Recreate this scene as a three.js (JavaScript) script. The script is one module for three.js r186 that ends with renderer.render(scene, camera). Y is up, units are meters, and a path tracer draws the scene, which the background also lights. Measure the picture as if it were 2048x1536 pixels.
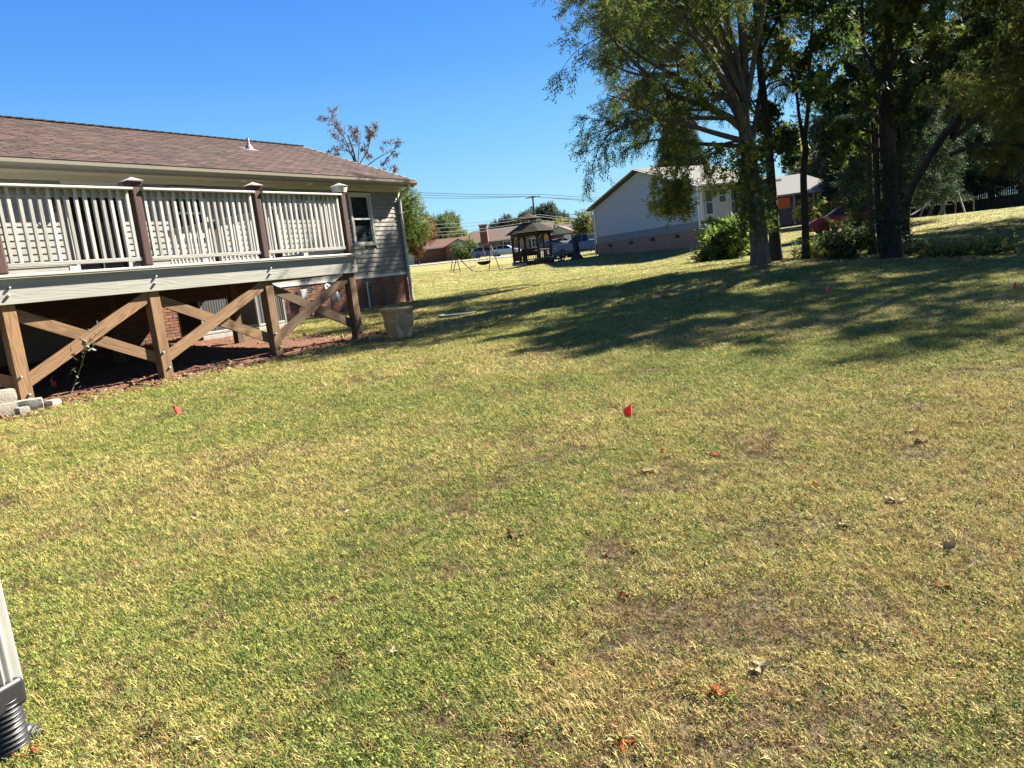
import * as THREE from 'three';
import { RoundedBoxGeometry } from 'three/addons/geometries/RoundedBoxGeometry.js';
import { mergeGeometries } from 'three/addons/utils/BufferGeometryUtils.js';

// ---------------------------------------------------------------- camera
const EYE = 1.5, PITCH = 8.9 * Math.PI / 180, ROLL = 6.45 * Math.PI / 180, FPX = 1480;
const scene = new THREE.Scene();
const camera = new THREE.PerspectiveCamera(2 * Math.atan(768 / FPX) * 180 / Math.PI, 4 / 3, 0.1, 2500);
camera.position.set(0, EYE, 0);
camera.rotation.set(-PITCH, 0, -ROLL, 'YXZ');
camera.updateMatrixWorld(true);

// ---------------------------------------------------------------- sun, sky, exposure
const SUN_AZ = 62 * Math.PI / 180, SUN_EL = 40 * Math.PI / 180;
const sunDir = new THREE.Vector3(Math.sin(SUN_AZ) * Math.cos(SUN_EL), Math.sin(SUN_EL), -Math.cos(SUN_AZ) * Math.cos(SUN_EL));
const sun = new THREE.DirectionalLight(new THREE.Color().setRGB(1.0, 0.92, 0.77), 5);
sun.target.position.set(0, 0, -20); sun.position.copy(sunDir).multiplyScalar(120).add(sun.target.position); scene.add(sun, sun.target);
sun.castShadow = true; sun.shadow.radius = 1; sun.shadow.mapSize.set(4096, 4096);
Object.assign(sun.shadow.camera, { left: -90, right: 90, top: 90, bottom: -90, near: 1, far: 400 });
const EXPOSURE = 4.9;
function skyTexture() {
  const W = 512, H = 256, d = new Float32Array(W * H * 4);
  const stops = [[0, [.56, .82, .92]], [3.5, [.42, .75, .94]], [9, [.23, .57, .95]], [15, [.12, .385, .91]], [22, [.062, .265, .84]], [32, [.04, .175, .62]], [55, [.035, .12, .40]], [90, [.03, .09, .30]]];
  for (let j = 0; j < H; j++) for (let i = 0; i < W; i++) {
    const el = ((j + .5) / H - .5) * Math.PI, az = ((i + .5) / W - .5) * 2 * Math.PI;
    const x = Math.cos(el) * Math.cos(az), y = Math.sin(el), z = Math.cos(el) * Math.sin(az);
    const e = Math.max(0, el * 180 / Math.PI);
    let k = 0; while (k < stops.length - 2 && stops[k + 1][0] < e) k++;
    const t = Math.min(1, Math.max(0, (e - stops[k][0]) / (stops[k + 1][0] - stops[k][0])));
    const g = Math.max(0, x * sunDir.x + y * sunDir.y + z * sunDir.z), s = 1 + .22 * g ** 2, w = .16 * g ** 6;
    const o = (j * W + i) * 4;
    for (let c = 0; c < 3; c++) d[o + c] = ((stops[k][1][c] * (1 - t) + stops[k + 1][1][c] * t) * s * 1.08 + w) * (e <= 0 && el < 0 ? .7 : 1) / EXPOSURE;
    d[o + 3] = 1;
  }
  const tx = new THREE.DataTexture(d, W, H, THREE.RGBAFormat, THREE.FloatType);
  tx.mapping = THREE.EquirectangularReflectionMapping; tx.magFilter = tx.minFilter = THREE.LinearFilter; tx.wrapS = THREE.RepeatWrapping; tx.needsUpdate = true;
  return tx;
}
scene.background = skyTexture(); scene.environment = scene.background;
const renderer = new THREE.WebGLRenderer({ antialias: true });
renderer.setSize(1024, 768); renderer.toneMapping = THREE.LinearToneMapping; renderer.toneMappingExposure = EXPOSURE;
renderer.shadowMap.enabled = true; renderer.shadowMap.type = THREE.PCFSoftShadowMap;

// ---------------------------------------------------------------- helpers
const V = (x, y, z) => new THREE.Vector3(x, y, z), D2R = Math.PI / 180;
function mulberry(a) { return () => { a |= 0; a = a + 0x6D2B79F5 | 0; let t = Math.imul(a ^ a >>> 15, 1 | a); t = t + Math.imul(t ^ t >>> 7, 61 | t) ^ t; return ((t ^ t >>> 14) >>> 0) / 4294967296; }; }
let rnd = mulberry(7);
const R = (a, b) => a + (b - a) * rnd(), pick = a => a[Math.floor(rnd() * a.length)];
function hash2(i, j, s) { let h = Math.imul(i, 374761393) + Math.imul(j, 668265263) + Math.imul(s, 974634541) | 0; h = Math.imul(h ^ h >>> 13, 1274126177); return ((h ^ h >>> 16) >>> 0) / 4294967296; }
function vnoise(x, y, per, s) { const xi = Math.floor(x), yi = Math.floor(y), fx = x - xi, fy = y - yi, m = (a, p) => p ? ((a % p) + p) % p : a, u = fx * fx * (3 - 2 * fx), v = fy * fy * (3 - 2 * fy); const h = (a, b) => hash2(m(a, per), m(b, per), s); return (h(xi, yi) * (1 - u) + h(xi + 1, yi) * u) * (1 - v) + (h(xi, yi + 1) * (1 - u) + h(xi + 1, yi + 1) * u) * v; }
function fbm(x, y, per, s, oct = 4) { let a = .5, t = 0, n = 0, f = 1; for (let o = 0; o < oct; o++) { t += a * vnoise(x * f, y * f, per ? per * f : 0, s + o); n += a; a *= .55; f *= 2; } return t / n; }
function tex(W, H, fn, rx = 1, ry = 1) {           // fn(u, v) -> linear-ish grey or rgb 0..1, stored as data
  const d = new Uint8Array(W * H * 4);
  for (let j = 0; j < H; j++) for (let i = 0; i < W; i++) { const v = fn(i / W, j / H), o = (j * W + i) * 4; for (let c = 0; c < 3; c++) d[o + c] = Math.max(0, Math.min(255, Math.round((Array.isArray(v) ? v[c] : v) * 255))); d[o + 3] = 255; }
  const t = new THREE.DataTexture(d, W, H); t.wrapS = t.wrapT = THREE.RepeatWrapping; t.magFilter = THREE.LinearFilter; t.minFilter = THREE.LinearMipmapLinearFilter; t.generateMipmaps = true; t.repeat.set(rx, ry); t.needsUpdate = true; return t;
}
function mat(c, rough = .85, o = {}) { const m = new THREE.MeshPhysicalMaterial({ roughness: rough, metalness: 0, side: THREE.DoubleSide, ...o }); m.color.setRGB(c[0], c[1], c[2]); return m; }
function ray(px, py) { return V((px - 1024) / FPX, -(py - 768) / FPX, -1).applyQuaternion(camera.quaternion); }
function at(px, py, z) { const d = ray(px, py); return d.multiplyScalar(z / -d.z).add(camera.position); }

// names, tags, parents
const used = {};
function numbered(n) { const k = used[n] = (used[n] ?? -1) + 1; return k ? `${n}_${String(k).padStart(3, '0')}` : n; }
function tag(o, label, category, group, kind) { if (label) o.userData.label = label; if (category) o.userData.category = category; if (group) o.userData.group = group; if (kind) o.userData.kind = kind; return o; }
function thing(name, label, category, pos = [0, 0, 0], turn = 0, group) { const o = new THREE.Group(); o.name = numbered(name); o.position.set(...(pos.isVector3 ? pos.toArray() : pos)); o.rotation.y = turn; scene.add(o); return tag(o, label, category, group); }
function part(parent, name, geo, m, label) { const o = new THREE.Mesh(Array.isArray(geo) ? merge(geo) : geo, m); o.name = name; o.castShadow = o.receiveShadow = true; parent.add(o); if (label) o.userData.label = label; return o; }
function solo(name, geo, m, label, category, group) { const o = part(scene, numbered(name), geo, m); return tag(o, label, category, group); }
function merge(list) { return mergeGeometries(list.map(g => { const h = g.index ? g.toNonIndexed() : g.clone(); for (const k of Object.keys(h.attributes)) if (!['position', 'normal', 'uv'].includes(k)) h.deleteAttribute(k); h.morphAttributes = {}; if (!h.attributes.uv) h.setAttribute('uv', new THREE.BufferAttribute(new Float32Array(h.attributes.position.count * 2), 2)); if (!h.attributes.normal) h.computeVertexNormals(); return h; })); }
function uvm(g, long) {                            // uv in metres by the dominant axis; v runs along `long` where it can
  g = g.index ? g.toNonIndexed() : g; if (!g.attributes.normal) g.computeVertexNormals();
  const p = g.attributes.position, n = g.attributes.normal, uv = new Float32Array(p.count * 2), off = R(0, 3), off2 = R(0, 3);
  for (let i = 0; i < p.count; i++) {
    const a = [Math.abs(n.getX(i)), Math.abs(n.getY(i)), Math.abs(n.getZ(i))], k = a[0] > a[1] && a[0] > a[2] ? 0 : a[1] > a[2] ? 1 : 2, c = [p.getX(i), p.getY(i), p.getZ(i)];
    let ax = [0, 1, 2].filter(q => q !== k); if (long !== undefined && ax[0] === long) ax = [ax[1], ax[0]]; else if (long === undefined && ax[1] !== 1 && ax[0] === 1) ax.reverse();
    uv[2 * i] = c[ax[0]] + off; uv[2 * i + 1] = c[ax[1]] + off2;
  }
  g.setAttribute('uv', new THREE.BufferAttribute(uv, 2)); return g;
}
function box(w, h, d, x = 0, y = 0, z = 0, rot) { const g = new THREE.BoxGeometry(w, h, d); const s = [w, h, d], L = s.indexOf(Math.max(...s)), u = uvm(g, L); if (rot) { u.applyMatrix4(new THREE.Matrix4().makeRotationFromEuler(new THREE.Euler(...rot))); } return u.translate(x, y, z); }
function rbox(w, h, d, x = 0, y = 0, z = 0, r = .006, rot) { const s = [w, h, d], L = s.indexOf(Math.max(...s)); const u = uvm(new RoundedBoxGeometry(w, h, d, 1, Math.min(r, Math.min(...s) * .45)), L); if (rot) u.applyMatrix4(new THREE.Matrix4().makeRotationFromEuler(new THREE.Euler(...rot))); return u.translate(x, y, z); }
function bar(a, b, w, h = w, round = false, seg = 8) {  // a beam or a rod from a to b
  const d = b.clone().sub(a), L = d.length(), g = round ? new THREE.CylinderGeometry(w, h, L, seg) : uvm(new THREE.BoxGeometry(w, L, h), 1);
  const q = new THREE.Quaternion().setFromUnitVectors(V(0, 1, 0), d.normalize());
  return g.applyQuaternion(q).translate((a.x + b.x) / 2, (a.y + b.y) / 2, (a.z + b.z) / 2);
}
function quadPoly(pts) {                           // a flat polygon (convex) as a fan
  const g = new THREE.BufferGeometry(), v = [], uv = [], e1 = pts[1].clone().sub(pts[0]).normalize(), nn = pts[1].clone().sub(pts[0]).cross(pts[pts.length - 1].clone().sub(pts[0])).normalize(), e2 = nn.clone().cross(e1);
  for (let i = 1; i < pts.length - 1; i++) for (const q of [pts[0], pts[i], pts[i + 1]]) { v.push(q.x, q.y, q.z); const r = q.clone().sub(pts[0]); uv.push(r.dot(e1), r.dot(e2)); }
  g.setAttribute('position', new THREE.Float32BufferAttribute(v, 3)); g.setAttribute('uv', new THREE.Float32BufferAttribute(uv, 2)); g.computeVertexNormals(); return g;
}
function slab(pts, t) {                            // polygon with thickness t along its normal
  const nn = pts[1].clone().sub(pts[0]).cross(pts[pts.length - 1].clone().sub(pts[0])).normalize().multiplyScalar(-t), lo = pts.map(p => p.clone().add(nn)), out = [quadPoly(pts), quadPoly([...lo].reverse())];
  for (let i = 0; i < pts.length; i++) { const j = (i + 1) % pts.length; out.push(quadPoly([pts[j], pts[i], lo[i], lo[j]])); }
  return merge(out);
}
function sweep(pts, rad, seg = 8, uvs = 1, cap = true) {   // tube along points with radius rad(t)
  const n = pts.length, pos = [], uv = [], idx = []; let len = 0, prevU = null;
  const tan = pts.map((p, i) => pts[Math.min(n - 1, i + 1)].clone().sub(pts[Math.max(0, i - 1)]).normalize());
  let u = Math.abs(tan[0].y) > .9 ? V(1, 0, 0) : V(0, 1, 0);
  for (let i = 0; i < n; i++) {
    u = u.clone().sub(tan[i].clone().multiplyScalar(u.dot(tan[i]))).normalize(); const w = tan[i].clone().cross(u);
    if (i) len += pts[i].distanceTo(pts[i - 1]); const r = rad(i / (n - 1), i);
    for (let k = 0; k <= seg; k++) { const a = k / seg * Math.PI * 2, rr = typeof r === 'function' ? r(a) : r; pos.push(pts[i].x + (u.x * Math.cos(a) + w.x * Math.sin(a)) * rr, pts[i].y + (u.y * Math.cos(a) + w.y * Math.sin(a)) * rr, pts[i].z + (u.z * Math.cos(a) + w.z * Math.sin(a)) * rr); uv.push(k / seg * uvs, len); }
  }
  for (let i = 0; i < n - 1; i++) for (let k = 0; k < seg; k++) { const a = i * (seg + 1) + k, b = a + seg + 1; idx.push(a, a + 1, b, b, a + 1, b + 1); }
  if (cap) for (const i of [0, n - 1]) { const c = pos.length / 3; pos.push(pts[i].x, pts[i].y, pts[i].z); uv.push(.5, 0); for (let k = 0; k < seg; k++) idx.push(c, i * (seg + 1) + k, i * (seg + 1) + k + 1); }
  const g = new THREE.BufferGeometry(); g.setAttribute('position', new THREE.Float32BufferAttribute(pos, 3)); g.setAttribute('uv', new THREE.Float32BufferAttribute(uv, 2)); g.setIndex(idx); g.computeVertexNormals(); return g;
}
function spline(pts, n) { return new THREE.CatmullRomCurve3(pts).getPoints(n); }
function instanced(parent, name, geo, m, mats, cols, kind = 'stuff') {
  const o = new THREE.InstancedMesh(geo, m, mats.length); o.name = name; const M = new THREE.Matrix4();
  for (let i = 0; i < mats.length; i++) { o.setMatrixAt(i, mats[i]); if (cols) o.setColorAt(i, cols[i]); }
  o.castShadow = o.receiveShadow = true; if (kind) o.userData.kind = kind; parent.add(o); return o;
}
const RGB = (r, g, b) => new THREE.Color().setRGB(r, g, b);

// ---------------------------------------------------------------- textures and materials
const tWood = tex(256, 512, (u, v) => { const w = fbm(u * 6, v * 2, 0, 3, 3), g = fbm(u * 40 + w * 5, v * 3, 0, 5, 3), ring = .5 + .5 * Math.sin((u * 7 + fbm(u * 2.5, v * 2.2, 0, 9, 3) * 6) * 6.28); return .36 + .32 * g + .32 * ring; }, 2.4, .5);
const tGrainFine = tex(256, 256, (u, v) => .55 + .45 * fbm(u * 64, v * 4, 0, 15, 3), 2.5, .6);
const tBlotch = tex(256, 256, (u, v) => .55 + .45 * fbm(u * 8, v * 8, 8, 21, 5), .7, .7);
const tSpeck = tex(256, 256, (u, v) => .5 + .5 * fbm(u * 64, v * 64, 64, 31, 3), 2, 2);
const tBark = tex(256, 512, (u, v) => { const w = fbm(u * 8, v * 8, 8, 41, 3), r = Math.abs(vnoise(u * 14 + w * 2.5, v * 6, 14, 44) - .5) * 2; return .25 + .55 * Math.min(1, r * 1.6) + .2 * fbm(u * 32, v * 32, 32, 47, 2); }, 2, .7);
const tCourse = tex(64, 256, (u, v) => { const f = (v * 8) % 1; return (f < .12 ? .45 : .85 + .15 * f) * (.9 + .1 * fbm(u * 8, v * 32, 0, 51, 2)); }, .5, 1 / 1.1);
const tBrickFar = tex(256, 256, (u, v) => { const r = Math.floor(v * 16), f = v * 16 - r, x = u * 6 + (r & 1) * .5, c = Math.floor(x), g = x - c; if (f < .14 || g < .05) return [.62, .58, .53]; const k = .7 + .5 * hash2(c % 6, r, 61); return [.62 * k, .40 * k, .32 * k]; }, .82, .94);
const tAsphalt = tex(256, 256, (u, v) => .6 + .4 * fbm(u * 90, v * 90, 90, 71, 2), 1, 1);
const M = {
  siding: mat([.205, .195, .172], .62, { map: tBlotch, bumpMap: tGrainFine, bumpScale: .0006 }),
  trim: mat([.36, .34, .29], .6),
  sash: mat([.40, .40, .385], .45),
  gutter: mat([.20, .182, .15], .5),
  soffit: mat([.40, .36, .29], .7),
  dark: mat([.012, .012, .014], .8),
  glass: mat([.92, .95, .96], .02, { transmission: 1, thickness: 0, ior: 1.45, specularIntensity: .55 }),
  darkGlass: mat([.012, .014, .017], .06, { specularIntensity: .6 }),
  blind: mat([.06, .065, .07], .6),
  mortar: mat([.24, .20, .165], .95, { map: tSpeck }),
  deckPaint: mat([.29, .282, .255], .6, { map: tGrainFine, bumpMap: tWood, bumpScale: .0025 }),
  deckWhite: mat([.33, .32, .295], .55, { bumpMap: tGrainFine, bumpScale: .001 }),
  brownPost: mat([.06, .022, .015], .7, { map: tWood, bumpMap: tWood, bumpScale: .004 }),
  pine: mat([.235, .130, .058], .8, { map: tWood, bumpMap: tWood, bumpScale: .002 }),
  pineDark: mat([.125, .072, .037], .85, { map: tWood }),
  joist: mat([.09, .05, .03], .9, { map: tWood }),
  steel: mat([.40, .45, .44], .4, { metalness: .8 }),
  greyMetal: mat([.30, .31, .31], .5, { metalness: .2 }),
  darkMetal: mat([.05, .05, .05], .5, { metalness: .3 }),
  blackPlastic: mat([.018, .018, .020], .42),
  red: mat([.75, .035, .02], .6, { transmission: .25, thickness: 0 }),
  white: mat([.55, .54, .51], .5),
  concrete: mat([.32, .30, .27], .9, { map: tBlotch, bumpMap: tSpeck, bumpScale: .004 }),
  bark: mat([.095, .075, .057], .95, { map: tBark, bumpMap: tBark, bumpScale: .03 }),
  barkDark: mat([.04, .032, .026], .95, { map: tBark, bumpMap: tBark, bumpScale: .03 }),
  barkGrey: mat([.12, .10, .08], .95, { map: tBark, bumpMap: tBark, bumpScale: .012 }),
  shade: mat([.05, .05, .055], .9),
};

// ---------------------------------------------------------------- the ground's height
const PTS = [];
for (const [px, py, z] of [[62, 808, 9.05], [335, 752, 10.6], [560, 712, 12.1], [715, 680, 13.6], [825, 602, 23.2], [250, 695, 15.5], [1525, 530, 17.7], [1790, 516, 17.2], [2040, 505, 16.5], [1339, 517, 47], [1411, 492, 49], [1196, 513, 60], [1060, 529, 59], [905, 545, 58], [1000, 542, 59], [840, 528, 135], [1000, 514.5, 102], [1170, 503, 95], [1650, 471, 43], [2040, 416, 58], [1806, 437, 60], [1950, 452, 32], [1450, 512, 30]]) { const p = at(px, py, z); PTS.push([p.x, p.z, p.y]); }
for (const [x, z, h] of [[0, 0, -1.5], [2.5, -2.5, -1.4], [-3, -3, -1.38], [3, -6, -1.23], [-2, -6, -1.25], [8, -8, -1.15], [0, -8.5, -1.13], [14, -8, -1.1], [0, 8, -1.7], [-12, 4, -1.5], [15, 4, -1.5], [-10, -9, -.92], [-18, -25, -.6], [-30, -60, .3], [-12, -42, -.4], [30, -40, .1], [45, -60, .9], [-50, -110, 2.2], [60, -110, 2], [0, -150, 2.9], [-120, -150, 3.5], [130, -150, 3.5], [-150, 0, 0], [150, 0, 0], [0, 120, -2], [0, -300, 5]]) PTS.push([x, z, h + EYE]);
const TPS = (() => {
  const n = PTS.length, N = n + 3, A = [], U = r2 => r2 > 1e-9 ? .5 * r2 * Math.log(r2) : 0;
  for (let i = 0; i < N; i++) A.push(new Float64Array(N + 1));
  for (let i = 0; i < n; i++) { for (let j = 0; j < n; j++) A[i][j] = U((PTS[i][0] - PTS[j][0]) ** 2 + (PTS[i][1] - PTS[j][1]) ** 2); A[i][i] = 3; const q = [1, PTS[i][0], PTS[i][1]]; for (let k = 0; k < 3; k++) A[i][n + k] = A[n + k][i] = q[k]; A[i][N] = PTS[i][2]; }
  for (let c = 0; c < N; c++) { let p = c; for (let r = c + 1; r < N; r++) if (Math.abs(A[r][c]) > Math.abs(A[p][c])) p = r; [A[c], A[p]] = [A[p], A[c]]; for (let r = 0; r < N; r++) if (r !== c) { const f = A[r][c] / A[c][c]; if (f) for (let k = c; k <= N; k++) A[r][k] -= f * A[c][k]; } }
  const w = A.map((r, i) => r[N] / r[i]);
  return (x, z) => { let s = w[n] + w[n + 1] * x + w[n + 2] * z; for (let i = 0; i < n; i++) s += w[i] * U((x - PTS[i][0]) ** 2 + (z - PTS[i][1]) ** 2); return s; };
})();
const G = (() => {                                  // cached on a grid, bilinear, with small bumps
  const c = new Map(), S = .5, g = (i, j) => { const k = i * 100003 + j; let v = c.get(k); if (v === undefined) { v = TPS(i * S, j * S); c.set(k, v); } return v; };
  return (x, z) => { const a = x / S, b = z / S, i = Math.floor(a), j = Math.floor(b), u = a - i, v = b - j; return (g(i, j) * (1 - u) + g(i + 1, j) * u) * (1 - v) + (g(i, j + 1) * (1 - u) + g(i + 1, j + 1) * u) * v + .035 * (fbm(x * .9 + 50, z * .9 + 50, 0, 81, 3) - .5); };
})();
function drop(px, py) { const d = ray(px, py); let t = 1, p; for (let i = 0; i < 4000; i++) { p = d.clone().multiplyScalar(t).add(camera.position); if (p.y < G(p.x, p.z)) break; t += Math.max(.004, .0015 * t); } p.y = G(p.x, p.z); return p; }
const onG = (x, z) => V(x, G(x, z), z);
function atG(px, z) { let lo = -400, p; let y = 500; for (let i = 0; i < 30; i++) { p = at(px, y, z); const e = p.y - G(p.x, p.z); y += e * FPX / z * .95; } return V(p.x, G(p.x, p.z), p.z); }   // the ground below column px at depth z

// house frame: local x runs along the deck, local z towards the lawn
const HB = V(-2.634, EYE, -13.437), HTURN = (90 - 33.37) * D2R;
const hx = V(Math.sin(33.37 * D2R), 0, -Math.cos(33.37 * D2R)), hz = V(Math.cos(33.37 * D2R), 0, Math.sin(33.37 * D2R));
const toH = (x, z) => { const dx = x - HB.x, dz = z - HB.z; return [dx * hx.x + dz * hx.z, dx * hz.x + dz * hz.z]; };
const fromH = (s, n) => V(HB.x + hx.x * s + hz.x * n, 0, HB.z + hx.z * s + hz.z * n);
const GH = (s, n) => { const p = fromH(s, n); return G(p.x, p.z) - EYE; };

// ================================================================ SETTING: ground
function dryness(x, z) { return fbm(x * .55 + 11, z * .55 + 3, 0, 91, 4) * .6 + fbm(x * 2.1, z * 2.1, 0, 95, 3) * .4; }
(() => {
  const xs = [], zs = []; const N = 230;
  for (let i = -N; i <= N; i++) { const t = i / N; xs.push(Math.sign(t) * (Math.abs(t) * 26 + 700 * Math.abs(t) ** 5)); }
  for (let i = 0; i <= 420; i++) { const t = i / 420; zs.push(8 - (t * 62 + 900 * t ** 6)); }
  zs.unshift(150, 60, 25);
  const pos = [], uv = [], col = [], idx = [];
  for (const z of zs) for (const x of xs) {
    let y = G(x, z); pos.push(x, y, z); uv.push(x, z);
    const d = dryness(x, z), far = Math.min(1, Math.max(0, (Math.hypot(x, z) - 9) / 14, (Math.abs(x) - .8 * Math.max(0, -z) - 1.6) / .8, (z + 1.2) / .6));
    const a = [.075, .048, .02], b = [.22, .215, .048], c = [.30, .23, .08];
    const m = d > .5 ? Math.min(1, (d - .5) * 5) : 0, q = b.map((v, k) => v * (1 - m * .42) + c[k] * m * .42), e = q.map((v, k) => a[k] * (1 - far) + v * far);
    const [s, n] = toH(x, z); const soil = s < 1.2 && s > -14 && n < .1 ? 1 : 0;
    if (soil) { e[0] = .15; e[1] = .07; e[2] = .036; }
    col.push(...e);
  }
  const w = xs.length;
  for (let j = 0; j < zs.length - 1; j++) for (let i = 0; i < w - 1; i++) { const a = j * w + i, b = a + w; idx.push(a, a + 1, b, b, a + 1, b + 1); }
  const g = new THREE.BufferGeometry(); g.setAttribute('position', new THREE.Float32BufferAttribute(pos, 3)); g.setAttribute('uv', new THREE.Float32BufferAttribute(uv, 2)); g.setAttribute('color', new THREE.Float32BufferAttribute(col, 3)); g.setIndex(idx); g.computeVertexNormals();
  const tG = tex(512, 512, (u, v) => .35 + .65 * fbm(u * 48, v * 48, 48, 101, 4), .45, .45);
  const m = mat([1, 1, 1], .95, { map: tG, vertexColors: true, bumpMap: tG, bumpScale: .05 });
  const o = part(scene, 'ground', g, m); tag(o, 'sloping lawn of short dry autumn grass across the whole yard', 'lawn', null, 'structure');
})();

// the reddish bare soil under and before the deck
(() => {
  const pos = [], uv = [], idx = [], NS = 150, NN = 70; let w = NN + 1;
  for (let i = 0; i <= NS; i++) for (let j = 0; j <= NN; j++) { const s = -9.5 + i / NS * 10.6; const edge = .34 + .22 * fbm(s * 1.7, 3, 0, 111, 3) - .1 * Math.max(0, s + .6), n = -5.45 + j / NN * (5.45 + edge); const p = fromH(s, n), t = j / NN, rim = Math.min(1, Math.min(1 - t, 1 - i / NS) * 9); pos.push(p.x, G(p.x, p.z) + (.012 + .05 * (fbm(s * 3, n * 3, 0, 113, 4) - .3)) * rim + .03 * rim * (vnoise(s * 17, n * 17, 0, 117) - .4), p.z); uv.push(s, n); }
  for (let i = 0; i < NS; i++) for (let j = 0; j < NN; j++) { const a = i * w + j; idx.push(a, a + 1, a + w, a + w, a + 1, a + w + 1); }
  const g = new THREE.BufferGeometry(); g.setAttribute('position', new THREE.Float32BufferAttribute(pos, 3)); g.setAttribute('uv', new THREE.Float32BufferAttribute(uv, 2)); g.setIndex(idx); g.computeVertexNormals();
  const t = tex(256, 256, (u, v) => { const k = fbm(u * 32, v * 32, 32, 121, 4); return [.35 + .65 * k, .3 + .65 * k, .3 + .6 * k]; }, 1.2, 1.2);
  tag(part(scene, 'soil', g, mat([.155, .066, .034], .95, { map: t, bumpMap: t, bumpScale: .05 })), 'bare red soil strip under the wooden deck', 'soil', null, 'structure');
  // crumbs of clay, bark and straw along its edge
  const chip = new THREE.IcosahedronGeometry(1, 0), mats = [], cols = [], Q = new THREE.Quaternion(); rnd = mulberry(33);
  for (let i = 0; i < 5200; i++) { const s = R(-7.5, .9), n = rnd() < .75 ? R(-.5, .55) + .1 * R(-1, 1) - .1 * Math.max(0, s) : R(-5, 0), p = fromH(s, n); Q.setFromEuler(new THREE.Euler(R(0, 6), R(0, 6), R(0, 6))); const k = R(.006, .03) * (rnd() < .1 ? 1.7 : 1); mats.push(new THREE.Matrix4().compose(V(p.x, G(p.x, p.z) + .012, p.z), Q, V(k, k * R(.3, .8), k * R(.5, 2)))); const t = rnd(); cols.push(t < .55 ? RGB(.15, .06, .03) : t < .8 ? RGB(.085, .042, .025) : RGB(.25, .175, .11)); }
  tag(instanced(scene, 'soil_crumbs', chip, mat([1, 1, 1], .95), mats, cols), 'loose clay crumbs and bark chips along the soil edge under the deck', 'mulch');
})();

// far street and kerb
(() => {
  const strip = (z0, z1, x0, x1, lift, c, name, label, cat) => { const pos = [], uv = [], idx = [], N = 60; for (let i = 0; i <= N; i++) for (const z of [z0, z1]) { const x = x0 + (x1 - x0) * i / N, zz = -z - .06 * x; pos.push(x, G(x, zz) + lift, zz); uv.push(x, zz); } for (let i = 0; i < N; i++) { const a = 2 * i; idx.push(a, a + 1, a + 2, a + 2, a + 1, a + 3); } const g = new THREE.BufferGeometry(); g.setAttribute('position', new THREE.Float32BufferAttribute(pos, 3)); g.setAttribute('uv', new THREE.Float32BufferAttribute(uv, 2)); g.setIndex(idx); g.computeVertexNormals(); tag(part(scene, name, g, mat(c, .9, { map: tAsphalt })), label, cat, null, 'structure'); };
  strip(99, 107, -70, 70, .06, [.20, .195, .185], 'street', 'pale asphalt street crossing beyond the gazebo', 'street');
  strip(98.7, 99, -70, 70, .12, [.5, .49, .46], 'kerb', 'concrete kerb along the near side of the street', 'kerb');
})();

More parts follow.
